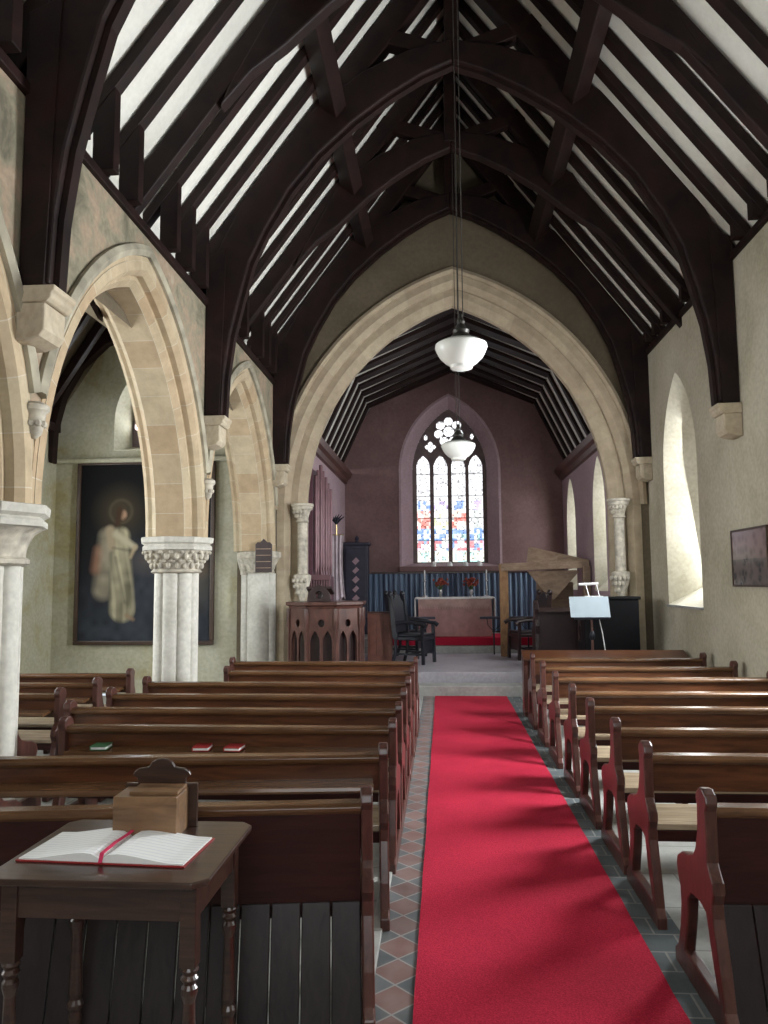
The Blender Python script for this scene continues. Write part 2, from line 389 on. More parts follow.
def wall(bm, s0, s1, top, t0, t1, mp, openings=(), zbot=0.0):
    """top: list of (s, z) breakpoints. openings: dicts(front=[(s,z)..] upper path, fb=bottom z, back=..., bb=...) paths left to right with equal length"""
    def topz(s):
        for (a, za), (b, zb) in zip(top, top[1:]):
            if a-1e-9 <= s <= b+1e-9: return za+(zb-za)*((s-a)/(b-a) if b > a else 0)
        return top[-1][1]
    for side, t in (('front', t0), ('back', t1)):
        bks = {round(s0, 5), round(s1, 5)} | {round(s, 5) for s, z in top if s0 < s < s1}
        for o in openings:
            for s, z in o[side]: bks.add(round(s, 5))
        bks = sorted(b for b in bks if s0-1e-6 <= b <= s1+1e-6)
        def high(o, s):
            p = o[side]
            for (a, za), (b, zb) in zip(p, p[1:]):
                if a-1e-6 <= s <= b+1e-6: return za+(zb-za)*((s-a)/(b-a) if b-a > 1e-9 else 0)
            return p[-1][1]
        for a, b in zip(bks, bks[1:]):
            if b-a < 1e-6: continue
            m_ = (a+b)/2; op = None
            for o in openings:
                if o[side][0][0] < m_ < o[side][-1][0]: op = o
            spans = []
            if op is None: spans.append((zbot, zbot, topz(a), topz(b)))
            else:
                lo = op['fb'] if side == 'front' else op['bb']
                if lo > zbot+1e-6: spans.append((zbot, zbot, lo, lo))
                ha, hb = high(op, a), high(op, b)
                spans.append((ha, hb, topz(a), topz(b)))
            for la, lb, ha, hb in spans:
                if max(ha-la, hb-lb) < 1e-6: continue
                q = [mp(a, la, t), mp(b, lb, t), mp(b, hb, t), mp(a, ha, t)]
                bm.faces.new([bm.verts.new(p) for p in q])
    for o in openings:
        F = [(o['front'][0][0], o['fb'])]+o['front']+[(o['front'][-1][0], o['fb'])]
        B = [(o['back'][0][0], o['bb'])]+o['back']+[(o['back'][-1][0], o['bb'])]
        n = len(F)
        for i in range(n if o['fb'] > zbot else n-1):
            j = (i+1) % n
            q = [mp(*F[i], t0), mp(*F[j], t0), mp(*B[j], t1), mp(*B[i], t1)]
            bm.faces.new([bm.verts.new(p) for p in q])
    # top and ends
    for (a, za), (b, zb) in zip(top, top[1:]):
        bm.faces.new([bm.verts.new(p) for p in (mp(a, za, t0), mp(b, zb, t0), mp(b, zb, t1), mp(a, za, t1))])
    for s in (s0, s1):
        bm.faces.new([bm.verts.new(p) for p in (mp(s, zbot, t0), mp(s, topz(s), t0), mp(s, topz(s), t1), mp(s, zbot, t1))])
    bmesh.ops.remove_doubles(bm, verts=bm.verts, dist=1e-4)
def window_op(c, a, sill, spring, h, a2, sill2, spring2, h2, n=10):
    f = arch_full(c, a, spring, h, 0, n); b = arch_full(c, a2, spring2, h2, 0, n)
    return dict(front=f, back=b, fb=sill, bb=sill2)
def liner(o, t0, t1, mp, mat, parent, inset=.004):
    F = [(o['front'][0][0], o['fb'])]+o['front']+[(o['front'][-1][0], o['fb'])]
    B = [(o['back'][0][0], o['bb'])]+o['back']+[(o['back'][-1][0], o['bb'])]
    c = (F[0][0]+F[-1][0])/2; zc = (F[0][1]+max(z for s_, z in F))/2
    def ins(p, k): dx, dz = c-p[0], zc-p[1]; L = math.hypot(dx, dz); return (p[0]+dx/L*k, p[1]+dz/L*k)
    bm = bmesh.new(); n = len(F)
    for i in range(n):
        j = (i+1) % n
        A = [mp(*ins(F[i], inset), t0), mp(*ins(F[j], inset), t0), mp(*ins(B[j], inset), t1), mp(*ins(B[i], inset), t1)]
        bm.faces.new([bm.verts.new(p) for p in A])
    bmesh.ops.remove_doubles(bm, verts=bm.verts, dist=1e-4)
    return finish(bm, 'window_reveal', mat, parent)
def pane(name, c, a, sill, spring, h, t, mp, mat, thick=0.02, parent=None):
    bm = bmesh.new(); p = arch_full(c, a, spring, h, 0, 10)
    prism(bm, [(c-a, sill)]+p[0:1]+p[1:-1]+p[-1:]+[(c+a, sill)], t, t+thick, mp)
    return finish(bm, name, mat, parent)

# ------------------------------------------------------------------ setting
XL, XR = -2.45, 2.95      # inner faces of nave walls
XA = 0.18                 # roof axis
YT = (4.28, 7.8, 11.03)    # main trusses
YE = 11.2                 # chancel arch wall
RIDGE = 8.72; SL = 1.33   # plaster slope lines
def roof_z(x): return RIDGE - SL*abs(x-XA)

bm = bmesh.new(); box(bm, -6.4, 3.5, -3.2, 11.1, -0.2, -0.001); struct(finish(bm, 'floor', 'floor_stone'))
bm = bmesh.new(); box(bm, -0.30, 0.86, -3.0, 11.1, -0.02, 0.004); struct(finish(bm, 'trim_1', 'tiles'))
bm = bmesh.new(); box(bm, 0.861, 1.06, -3.0, 11.1, -0.02, 0.003); struct(finish(bm, 'trim_12', 'slate'))
bm = bmesh.new(); box(bm, -0.355, -0.302, -3.0, 11.05, -0.02, 0.018); struct(finish(bm, 'trim_2', 'step_stone', bevel=0.005))
bm = bmesh.new(); box(bm, XL, XR, 11.1, 11.47, -0.1, 0.15); o = struct(finish(bm, 'trim_3', 'step_stone', bevel=0.012))
bm = bmesh.new(); box(bm, XL+.05, XR-.05, 11.45, 14.6, 0.0, 0.30); o = struct(finish(bm, 'trim_4', 'lilac_stone', bevel=0.012))
bm = bmesh.new(); box(bm, -2.07, 2.53, 14.48, 16.6, 0.0, 0.43); struct(finish(bm, 'trim_5', 'step_stone', bevel=0.01))
bm = bmesh.new(); box(bm, -2.07, 2.53, 14.6, 16.35, 0.40, 0.57); struct(finish(bm, 'trim_6', 'step_stone', bevel=0.01))

# arcade wall (left) ----------------------------------------------------
AC = [(-0.65, 1.78), (2.72, 1.72), (6.09, 1.72), (9.44, 1.72)]
PIER = [-2.3, 1.03, 4.40, 7.78, 11.1]
AZ = 2.08; AH = 2.33; AO = 1.68; AI = 1.47
bm = bmesh.new()
ops = []
for c in (2.72, 6.09, 9.44):
    p = arch_full(c, 1.60, AZ, 2.25, 0, 16); ops.append(dict(front=p, back=p, fb=AZ, bb=AZ))
p0 = [(-2.0, 2.9), (-1.2, 3.9), (-0.65, 4.3), (0.1, 3.9), (0.95, 2.1)]
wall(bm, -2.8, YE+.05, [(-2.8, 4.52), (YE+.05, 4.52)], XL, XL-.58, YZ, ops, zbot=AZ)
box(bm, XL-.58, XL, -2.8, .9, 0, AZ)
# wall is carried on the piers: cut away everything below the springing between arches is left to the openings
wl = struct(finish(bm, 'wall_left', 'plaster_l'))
WT = -0.46
prof = [(0.02, -0.02), (0.02, 0.0), (-0.02, 0.02), (-0.02, 0.0)]
def arcade_ring(c, e):
    # stepped and chamfered section between offsets relative to inner intrados curve
    bm = bmesh.new()
    y0, y1 = XL+.012, XL-.592
    prof = [(0.20, y0), (0.125, y0), (0.085, y0-.045), (0.085, y0-.10), (0.05, y0-.10), (0.0, y0-.155), (0.0, y1+.155), (0.05, y1+.10), (0.085, y1+.10), (0.085, y1+.045), (0.125, y1), (0.20, y1)]
    sweep_arch(bm, c, AI, AZ, 2.02, prof, YZ, 18)
    finish(bm, 'arch_moulding', 'arch_stone', wl)
    bm = bmesh.new()
    sweep_arch(bm, c, AI, AZ, 2.02, [(0.24, XL+.004), (0.24, XL+.035), (0.285, XL+.055), (0.33, XL+.035), (0.33, XL+.004)], YZ, 18, skip=4)
    finish(bm, 'hood_mould', 'hood_stone', wl)
    bm = bmesh.new()
    sweep_arch(bm, c, AI, AZ, 2.02, [(0.19, XL+.003+e), (0.24, XL+.003+e), (0.24, XL-.05), (0.19, XL-.05)], YZ, 18)
    finish(bm, 'arch_outer_order', 'arch_stone', wl)
for c, e in ((2.72, .001), (6.09, .004), (9.44, .001)): arcade_ring(c, e)

# right wall -------------------------------------------------------------
bm = bmesh.new(); ops = []
SW = (2.9, 6.1, 9.73)
for c in SW: ops.append(window_op(c, 0.67, 1.30, 3.05, 1.17, 0.26, 1.62, 2.95, 0.55))
wall(bm, -2.8, YE+.05, [(-2.8, 4.80), (YE+.05, 4.80)], XR, XR+.50, YZ, ops)
struct(finish(bm, 'wall_right', 'plaster_r'))
for i, c in enumerate(SW):
    w = struct(pane('window_%d' % (i+1), c, 0.30, 1.55, 2.95, 0.6, XR+.48, YZ, 'window_light'))
bm = bmesh.new(); box(bm, XR-.03, XR+.1, 9.05, 10.42, 1.27, 1.30)
struct(finish(bm, 'trim_7', 'step_stone'))

# chancel arch wall (east end of the nave) ---------------------------------
CX = 0.20; CA = 2.23; CZ = 2.70; CH = 3.10
bm = bmesh.new()
p = arch_full(CX, CA+.36, CZ, CH+.42, 0, 22)
wall(bm, XL-.58, XR+.1, [(XL-.58, roof_z(XL-.58)), (XA, RIDGE), (XR+.1, roof_z(XR+.1))], YE, YE+.5, XZ, [dict(front=p, back=p, fb=0.0, bb=0.0)])
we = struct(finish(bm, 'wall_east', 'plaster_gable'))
def chancel_ring():
    f, b = YE-.012, YE+.515
    bm = bmesh.new()
    prof = [(0.41, f), (0.30, f), (0.22, f+.07), (0.22, f+.13), (0.12, f+.13), (0.0, f+.22), (0.0, b-.2), (0.12, b-.1), (0.22, b-.1), (0.30, b), (0.41, b)]
    sweep_arch(bm, CX, CA, CZ, CH, prof, XZ, 26, zb=0.3)
    finish(bm, 'arch_moulding', 'chancel_arch_stone', we)
    bm = bmesh.new()
    sweep_arch(bm, CX, CA, CZ, CH, [(0.40, YE-.004), (0.40, YE-.05), (0.44, YE-.075), (0.49, YE-.05), (0.50, YE-.004)], XZ, 26)
    finish(bm, 'hood_mould', 'chancel_arch_stone', we)
chancel_ring()
def bracket_shaft(x):
    s = 1 if x > 0 else -1
    bm = bmesh.new(); lathe(bm, [(0.075, 1.72), (0.072, 2.52)], (x, YE+.02, 0), 16); finish(bm, 'wall_shaft', 'carved_stone', we, smooth=True)
    bm = bmesh.new(); lathe(bm, [(0.075, 2.50), (0.10, 2.52), (0.08, 2.55), (0.12, 2.68), (0.15, 2.70), (0.15, 2.735), (0.17, 2.75), (0.17, 2.78)], (x, YE+.02, 0), 16)
    for k in range(9):
        a = PI+PI*k/8
        for zz, rr in ((2.60, 0.10), (2.66, 0.125)): ball(bm, (x+rr*math.cos(a+zz*9), YE+.02+rr*math.sin(a+zz*9), zz), 0.024, (1,1,1.3), 6)
    finish(bm, 'capital', 'carved_stone', we, smooth=True)
    bm = bmesh.new(); lathe(bm, [(0.02, 1.32), (0.05, 1.40), (0.10, 1.55), (0.13, 1.68), (0.13, 1.73), (0.09, 1.75)], (x, YE+.02, 0), 16)
    for k in range(8):
        a = PI+PI*k/7
        for zz, rr in ((1.48, 0.075), (1.57, 0.11), (1.65, 0.13)): ball(bm, (x+rr*math.cos(a+zz*7), YE+.02+rr*math.sin(a+zz*7), zz), 0.028, (1,1,1.3), 6)
    finish(bm, 'foliage_bracket', 'carved_stone', we, smooth=True)
bracket_shaft(-2.06); bracket_shaft(2.53)

# west wall with a tall window ---------------------------------------------
bm = bmesh.new()
op = window_op(0.2, 1.5, 1.9, 4.3, 1.9, 1.35, 2.0, 4.3, 1.75)
wall(bm, -6.1, XR+.5, [(-6.1, 4.3), (-3.0, 4.6), (XL-.58, roof_z(XL-.58)), (XA, RIDGE), (XR+.5, roof_z(XR+.5))], -2.6, -3.1, XZ, [op])
struct(finish(bm, 'wall_west', 'plaster_r'))
struct(pane('window_4', 0.2, 1.4, 1.95, 4.3, 1.8, -3.05, XZ, 'window_light'))

# north aisle ---------------------------------------------------------------
XN = -5.9; AX = -4.35
bm = bmesh.new(); ops = [window_op(c, 0.75, 1.3, 2.75, 0.95, 0.45, 1.5, 2.7, 0.7) for c in (3.4, 6.8, 9.4)]
wall(bm, -2.8, 11.4, [(-2.8, 4.0), (11.4, 4.0)], XN, XN-.5, YZ, ops)
struct(finish(bm, 'wall_aisle_left', 'plaster_aisle'))
for i, c in enumerate((3.4, 6.8, 9.4)): struct(pane('window_%d' % (5+i), c, 0.5, 1.45, 2.7, 0.75, XN-.49, YZ, 'window_light'))
bm = bmesh.new()
op = window_op(AX+.05, 0.70, 3.66, 4.10, 1.0, 0.54, 3.80, 4.10, 0.85)
wall(bm, XN-.2, XL-.4, [(XN-.2, 4.0), (AX, 6.5), (XL-.4, 4.3)], 11.3, 11.75, XZ, [op])
wa = struct(finish(bm, 'wall_aisle_end', 'plaster_aisle'))
w8 = struct(pane('window_8', AX+.05, 0.58, 3.75, 4.1, 0.95, 11.74, XZ, emit('aisle_window_light', (0.93,0.97,1.0), 45.0)))
# tracery plate of the aisle window
def grid_plate(bm, s0, s1, z0, z1, t0, t1, mp, keep, step):
    nx = int(round((s1-s0)/step)); nz = int(round((z1-z0)/step)); vs = {}
    def V(i, j, t):
        k = (i, j, t)
        if k not in vs: vs[k] = bm.verts.new(mp(s0+i*step, z0+j*step, (t0, t1)[t]))
        return vs[k]
    K = {(i, j) for i in range(nx) for j in range(nz) if keep(s0+(i+.5)*step, z0+(j+.5)*step)}
    for i, j in K:
        bm.faces.new((V(i,j,0), V(i+1,j,0), V(i+1,j+1,0), V(i,j+1,0)))
        bm.faces.new((V(i,j,1), V(i,j+1,1), V(i+1,j+1,1), V(i+1,j,1)))
        for di, dj, a, b in ((-1,0,(i,j),(i,j+1)), (1,0,(i+1,j+1),(i+1,j)), (0,-1,(i+1,j),(i,j)), (0,1,(i,j+1),(i+1,j+1))):
            if (i+di, j+dj) not in K: bm.faces.new((V(*a,0), V(*b,0), V(*b,1), V(*a,1)))
def in_arch(x, z, c, a, sill, spring, h):
    if z < sill or abs(x-c) >= a: return False
    if z <= spring: return True
    Rr = (h*h+a*a)/(2*a); return math.hypot(abs(x-c)+(Rr-a), z-spring) < Rr
def foil(x, z, cx, cz, n, rc, rf, rot=PI/2, core=0.0):
    if math.hypot(x-cx, z-cz) < core: return True
    return any(math.hypot(x-cx-rc*math.cos(rot+2*PI*k/n), z-cz-rc*math.sin(rot+2*PI*k/n)) < rf for k in range(n))
bm = bmesh.new()
grid_plate(bm, AX+.05-.56, AX+.05+.56, 3.74, 5.0, 11.66, 11.72, XZ,
    lambda x, z: in_arch(x, z, AX+.05, 0.555, 3.70, 4.1, 0.88) and not (foil(x, z, AX-.33, 4.14, 3, 0.075, 0.075) or foil(x, z, AX+.43, 4.14, 3, 0.075, 0.075) or foil(x, z, AX+.05, 4.45, 4, 0.12, 0.10)), 0.02)
finish(bm, 'tracery', 'tracery', w8)
bm = bmesh.new(); box(bm, XN, XL-.5, 11.18, 11.30, 3.46, 3.53); struct(finish(bm, 'trim_8', 'plaster_aisle', bevel=0.02))

# chancel -------------------------------------------------------------------
CL, CR, CE = -2.07, 2.53, 16.3
bm = bmesh.new()
wall(bm, YE+.5, CE+.1, [(YE+.5, 3.95), (CE+.1, 3.95)], CL, CL-.4, YZ, [])
struct(finish(bm, 'wall_chancel_left', 'plaster_mauve'))
bm = bmesh.new()
ops = [window_op(c, 0.5, 1.45, 2.75, 0.9, 0.26, 1.8, 2.75, 0.6) for c in (12.6, 15.3)]
wall(bm, YE+.5, CE+.1, [(YE+.5, 3.95), (CE+.1, 3.95)], CR, CR+.4, YZ, ops)
wcr = struct(finish(bm, 'wall_chancel_right', 'plaster_mauve'))
for o in ops: liner(o, CR-.002, CR+.37, YZ, 'plaster_r', wcr)
for i, c in enumerate((12.6, 15.3)): struct(pane('window_%d' % (9+i), c, 0.28, 1.7, 2.75, 0.65, CR+.38, YZ, 'window_light'))
EX = 0.17
bm = bmesh.new()
op = window_op(EX, 1.05, 1.95, 4.0, 1.62, 0.80, 2.02, 4.0, 1.38)
wall(bm, CL-.1, CR+.1, [(CL-.1, 4.1), (CL, 4.4), (-1.5, 5.4), (0.25, 6.2), (1.95, 5.4), (CR, 4.4), (CR+.1, 4.1)], CE, CE+.42, XZ, [op])
wce = struct(finish(bm, 'wall_chancel_end', 'plaster_chancel'))
liner(op, CE-.002, CE+.25, XZ, 'plaster_mauve', wce)
bm = bmesh.new(); sweep_arch(bm, EX, 1.05, 4.0, 1.62, [(-0.05, CE+.03), (-0.02, CE-.01), (0.03, CE-.01), (0.03, CE+.02)], XZ, 16, zb=1.95)
finish(bm, 'window_surround', 'plaster_mauve', wce)
# east window: tracery plate + coloured glass
LW = 0.80
ctr = [EX-.565, EX-.19, EX+.19, EX+.565]
def open_at(x, z):
    for c in ctr:
        if in_arch(x, z, c, 0.148, 2.04, 4.08, 0.28): return True
    if (foil(x, z, EX, 4.88, 7, 0.225, 0.096, PI/2, 0.0) or math.hypot(x-EX, z-4.88) < .115): return True
    for s in (-1, 1):
        if foil(x, z, EX+s*.40, 4.55, 4, 0.065, 0.052): return True
        if math.hypot((x-EX-s*.50)/1.0, (z-4.76)/1.5) < 0.04: return True
    if math.hypot(x-EX, z-4.50) < 0.05: return True
    return False
bm = bmesh.new()
grid_plate(bm, EX-.82, EX+.82, 2.0, 5.40, CE+.26, CE+.36, XZ, lambda x, z: in_arch(x, z, EX, LW, 2.0, 4.0, 1.38) and not open_at(x, z), 0.0142)
w11 = struct(finish(bm, 'window_11', 'tracery'))
def glass_colour(x, z):
    li = min(range(4), key=lambda i: abs(ctr[i]-x)); t = (z-2.05)/2.0
    Wt = (1.25, 1.28, 1.32); e = random.random()
    cells = random.Random(int((x+5)*15)*1000+int(z*11)+li*77); q = cells.random()
    c = Wt
    if z <= 4.28:
        if t > 0.66: c = Wt if q < .8 else (.75,.74,.78)
        elif t > 0.56: c = ((.15,.35,.95) if q < .5 else Wt) if li in (0, 2) else ((.65,.5,.95) if q < .45 else Wt)
        elif t > 0.36:
            if li in (0, 2): c = (1.1,.16,.10) if q < .42 else (1.1,.75,.65) if q < .7 else Wt
            elif li == 1: c = (.95,1.0,.5) if q < .4 else Wt
            else: c = (.65,.70,.68) if q < .4 else Wt
        elif t > 0.22: c = (.12,.35,.95) if q < .4 else (.5,.95,1.0) if q < .6 else Wt
        elif t > 0.12: c = (1.05,.15,.2) if q < .3 else (.2,.45,.95) if q < .45 else (1.1,.75,1.05) if q < .6 else Wt
        else: c = (.6,1.0,.95) if q < .4 else (1.05,1.05,.9)
    w_ = .12+.28*random.random(); k = 0.85+.35*e
    if e < .10: k = .4
    return tuple((v*(1-w_)+1.1*w_)*k for v in c)
def glass():
    bm = bmesh.new(); cl = bm.loops.layers.float_color.new('Col'); st = 0.03
    nx = int(1.62/st); nz = int(3.36/st)
    for i in range(nx):
        for j in range(nz):
            x = EX-.81+i*st; z = 2.02+j*st
            if not in_arch(x+st/2, z+st/2, EX, LW, 1.9, 4.0, 1.38): continue
            f = bm.faces.new([bm.verts.new((a, CE+.31, b)) for a, b in ((x, z), (x+st, z), (x+st, z+st), (x, z+st))])
            c = glass_colour(x+st/2, z+st/2)
            if j % 16 == 0 and z < 4.0: c = tuple(v*.45 for v in c)
            for l in f.loops: l[cl] = (c[0], c[1], c[2], 1)
    bmesh.ops.remove_doubles(bm, verts=bm.verts, dist=1e-4)
    o = finish(bm, 'stained_glass', 'stained', w11)
glass()
bm = bmesh.new(); box(bm, EX-1.08, EX+1.08, CE-.10, CE+.10, 1.84, 1.95); struct(finish(bm, 'trim_9', 'plaster_chancel', bevel=0.015))

# ------------------------------------------------------------------ roofs
bm = bmesh.new()
for s in (-1, 1):
    prism(bm, [(XA, RIDGE), (XA+s*3.45, roof_z(XA+s*3.45)), (XA+s*3.45, roof_z(XA+s*3.45)+.12), (XA, RIDGE+.16)], -3.1, YE+.01, XZ)
struct(finish(bm, 'ceiling', 'plaster_white'))
bm = bmesh.new()     # chancel ceiling: polygonal
pr = [(CL-.13, 4.03), (-1.57, 5.40), (0.25, 6.20), (2.01, 5.40), (CR+.13, 4.03)]
for (a, za), (b, zb) in zip(pr, pr[1:]): prism(bm, [(a, za), (b, zb), (b, zb+.1), (a, za+.1)], YE+.45, CE+.42, XZ)
struct(finish(bm, 'ceiling_chancel', 'plaster_white'))
bm = bmesh.new()
for a, za, b, zb in ((XN-.3, 3.75, AX, 6.55), (AX, 6.55, XL-.3, 3.9)): prism(bm, [(a, za), (b, zb), (b, zb+.1), (a, za+.1)], -3.1, 11.76, XZ)
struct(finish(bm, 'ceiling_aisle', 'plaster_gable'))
# fill between aisle roof and nave plate
bm = bmesh.new(); box(bm, XL-.58, XL-.2, -2.8, YE, 4.50, 5.05); struct(finish(bm, 'trim_10', 'plaster_white'))
bm = bmesh.new(); box(bm, XR+.25, XR+.5, -2.8, YE, 4.78, 5.2); struct(finish(bm, 'trim_11', 'plaster_white'))

# wall plates
bm = bmesh.new(); box(bm, XL-.16, XL+.035, -2.6, YE-.01, 4.525, 4.60); tag(finish(bm, 'wall_plate', 'roof_wood', bevel=0.008), 'long dark timber wall plate along the top of the left arcade wall', 'roof beam')
bm = bmesh.new(); box(bm, XR-.035, XR+.16, -2.6, YE-.01, 4.805, 4.88); tag(finish(bm, 'wall_plate', 'roof_wood', bevel=0.008), 'long dark timber wall plate along the top of the right window wall', 'roof beam')
# ridge beam + purlins
bm = bmesh.new(); box(bm, XA-.05, XA+.05, -2.6, YE-.01, RIDGE-.42, RIDGE-.02); tag(finish(bm, 'ridge_beam', 'roof_wood'), 'dark ridge beam running along the very top of the nave roof', 'roof beam')
for s, w in ((-1, 'left'), (1, 'right')):
    bm = bmesh.new()
    x, z = XA+s*1.27, RIDGE-SL*1.27-.36
    n = Vector((s*SL, 0, 1)).normalized(); t = Vector((-n.z*1, 0, n.x)) 
    a = [(x+n.x*.11+t.x*.09, z+n.z*.11+t.z*.09), (x+n.x*.11-t.x*.09, z+n.z*.11-t.z*.09), (x-n.x*.11-t.x*.09, z-n.z*.11-t.z*.09), (x-n.x*.11+t.x*.09, z-n.z*.11+t.z*.09)]
    prism(bm, a, -2.6, YE-.01, XZ); tag(finish(bm, 'purlin', 'roof_wood', bevel=0.01), 'heavy dark purlin running lengthwise halfway up the %s slope of nave roof' % w, 'roof beam')

# trusses
LOW = [(2.54, 3.36), (2.52, 3.78), (2.46, 4.20), (2.36, 4.60), (2.25, 5.0), (2.08, 5.35), (1.82, 5.78), (1.5, 6.15), (1.1, 6.50), (0.7, 6.78), (0.35, 6.98), (0.0, 7.12)]
UP  = [(2.70, 3.36), (2.70, 3.75), (2.70, 4.15), (2.70, 4.60), (2.68, 5.0), (2.50, 5.35), (2.25, 5.80), (1.9, 6.25), (1.5, 6.70), (1.0, 7.05), (0.5, 7.26), (0.0, 7.36)]
def truss(y, main, label, east=False):
    t = thing('roof_truss', label, 'roof truss', (XA, y, 4.5), 0, 'dark timber trusses of the nave roof')
    mp = lambda a, b, tt: (a, tt, b-4.5)
    for s in (-1, 1):
        wx = (XR-XA) if s > 0 else (XA-XL)
        k = (wx-.03)/2.70
        f = lambda l: [(s*x*k, z) for x, z in l]
        lo, up = (LOW, UP) if main else ([(2.08,5.63),(1.80,5.94)]+LOW[7:], [(2.02,5.78),(1.78,6.2)]+UP[8:])
        bm = bmesh.new()
        th = 0.10 if main else 0.07
        prism(bm, f(lo)+list(reversed(f(up))), -th, th, mp)
        finish(bm, 'arched_brace', 'roof_wood', t, bevel=0.02)
        # moulded lower edge of the brace
        bm = bmesh.new()
        lo2 = [(x-.035, z-.02) for x, z in lo[:-1]]+[(0.0, lo[-1][1]-.035)]
        prism(bm, f(lo2)+list(reversed(f(lo))), -th*.45, th*.45, mp)
        if main: finish(bm, 'brace_moulding', 'roof_wood', t)
        else: bm.free()
        bm = bmesh.new()
        x1 = wx+.15
        zz = lambda x, d: RIDGE-SL*x-d
        prism(bm, [(0, zz(0, .03)), (s*x1, zz(x1, .03)), (s*x1, zz(x1, .44 if main else .34)), (0, zz(0, .46 if main else .36))], -th+.013, th-.013, mp)
        finish(bm, 'principal_rafter', 'roof_wood', t, bevel=0.012)
        if main:
            bm = bmesh.new()
            prism(bm, [(s*(wx-.16), 3.34), (s*(wx-.005), 3.34), (s*(wx-.005), 5.05), (s*(wx-.22), 5.15)], -.115, .115, mp)
            finish(bm, 'wall_post', 'roof_wood', t, bevel=0.012)
        bm = bmesh.new(); bar(bm, (0, 0, 7.20-4.5), (s*.98, 0, 7.56-4.5), th*1.6, .17); finish(bm, 'strut', 'roof_wood', t, bevel=0.008)
    bm = bmesh.new(); bar(bm, (0, 0, 7.2-4.5), (0, 0, RIDGE-4.5-.2), .16, .16, (0,1,0)); finish(bm, 'king_post', 'roof_wood', t, bevel=0.01)
    return t
truss(1.0, True, 'dark arched roof truss behind the camera end of nave')
truss(2.65, False, 'dark roof truss without wall posts just in front of viewer overhead')
truss(YT[0], True, 'nearest dark arched roof truss on corbels, cut off by the top of view')
truss(6.1, False, 'dark roof truss without wall posts above the nearer hanging lamp')
truss(YT[1], True, 'dark arched roof truss standing on the corbel above the carved column, in middle of nave')
truss(9.42, False, 'dark roof truss without wall posts above the farther hanging lamp')
truss(YT[2], True, 'farthest dark arched roof truss, framing the top of the chancel arch')

# common rafters
def rafter(side):
    wx = (XR-XA) if side > 0 else (XA-XL); plate = 4.88 if side > 0 else 4.60
    t = bpy.data.objects.new('common_rafter', None); COL.objects.link(t); t['category'] = 'rafter'
    x1 = wx+.32; bm = bmesh.new()
    prism(bm, [(side*.05, RIDGE-.09), (side*x1, RIDGE-SL*x1-.02), (side*x1, RIDGE-SL*x1-.155), (side*.05, RIDGE-.222)], -.055, .055, lambda a, b, tt: (a, tt, b-plate))
    finish(bm, 'rafter', 'roof_wood', t, bevel=0.006)
    bm = bmesh.new(); xx = wx-.02
    prism(bm, [(side*(xx-.10), 0.001), (side*(xx+.06), 0.001), (side*(xx+.06), RIDGE-SL*xx-plate-.14), (side*(xx-.10), RIDGE-SL*xx-plate-.0)], -.05, .05, lambda a, b, tt: (a, tt, b))
    finish(bm, 'ashlar_post', 'roof_wood', t, bevel=0.006)
    return t, plate
ORD = ['first','second','third','fourth','fifth','sixth','seventh','eighth','ninth','tenth','eleventh','twelfth','thirteenth','fourteenth','fifteenth','sixteenth','seventeenth','eighteenth','nineteenth','twentieth']
tr_all = [1.0, 2.65, 4.28, 6.1, 7.8, 9.42, 11.03]
ys = []
for a, b in zip(tr_all, tr_all[1:]): ys += [a+(b-a)*k/4 for k in (1, 2, 3)]
ys = [0.4, 0.8] + ys
for side, w in ((-1, 'left'), (1, 'right')):
    r0, plate = rafter(side); r0['group'] = 'common rafters of the %s roof slope' % w
    for i, y in enumerate(reversed(ys)):
        lab = 'dark common rafter on the %s slope of nave roof, %s counted from the chancel arch' % (w, ORD[i])
        if i == 0: r0.location = (XA, y, plate); r0['label'] = lab
        else: dup(r0, (XA, y, plate), 0, lab)

# chancel roof ribs
t0 = None
for i in range(9):
    y = YE+.66+i*.53
    if t0 is None:
        t0 = thing('chancel_rafter', '', 'rafter', (0, y, 4), 0, 'closely set rafters of the chancel roof')
        P = [(CL-.075, 4.02), (-1.525, 5.365), (0.25, 6.10), (1.965, 5.365), (CR+.075, 4.02)]
        Q = [(CL-.125, 4.04), (-1.565, 5.395), (0.25, 6.19), (2.005, 5.395), (CR+.125, 4.04)]
        for k, nm in enumerate(('rafter_foot', 'upper_rafter', 'upper_rafter', 'rafter_foot')):
            bm = bmesh.new(); prism(bm, [P[k], P[k+1], Q[k+1], Q[k]], -.14 if k in (1,2) else -.075, .14 if k in (1,2) else .075, lambda a, b, tt: (a, tt, b-4))
            finish(bm, nm, 'roof_wood', t0)
        t0['label'] = 'dark many-sided rafter frame in chancel roof, first behind the chancel arch'
    else: dup(t0, (0, y, 4), 0, 'dark many-sided rafter frame in chancel roof, %s behind the chancel arch' % ORD[i])
for x0, x1, w in ((CL-.02, CL+.12, 'left'), (CR-.12, CR+.02, 'right')):
    bm = bmesh.new(); s = 1 if w == 'left' else -1; xx = CL if w == 'left' else CR
    prism(bm, [(xx, 3.72), (xx+s*.05, 3.74), (xx+s*.07, 3.82), (xx+s*.13, 3.86), (xx+s*.16, 3.96), (xx, 3.98)], YE+.5, CE-.01, XZ)
    tag(finish(bm, 'cornice_beam', 'pulpit_wood'), 'moulded dark cornice beam along the top of the %s chancel wall' % w, 'roof beam')

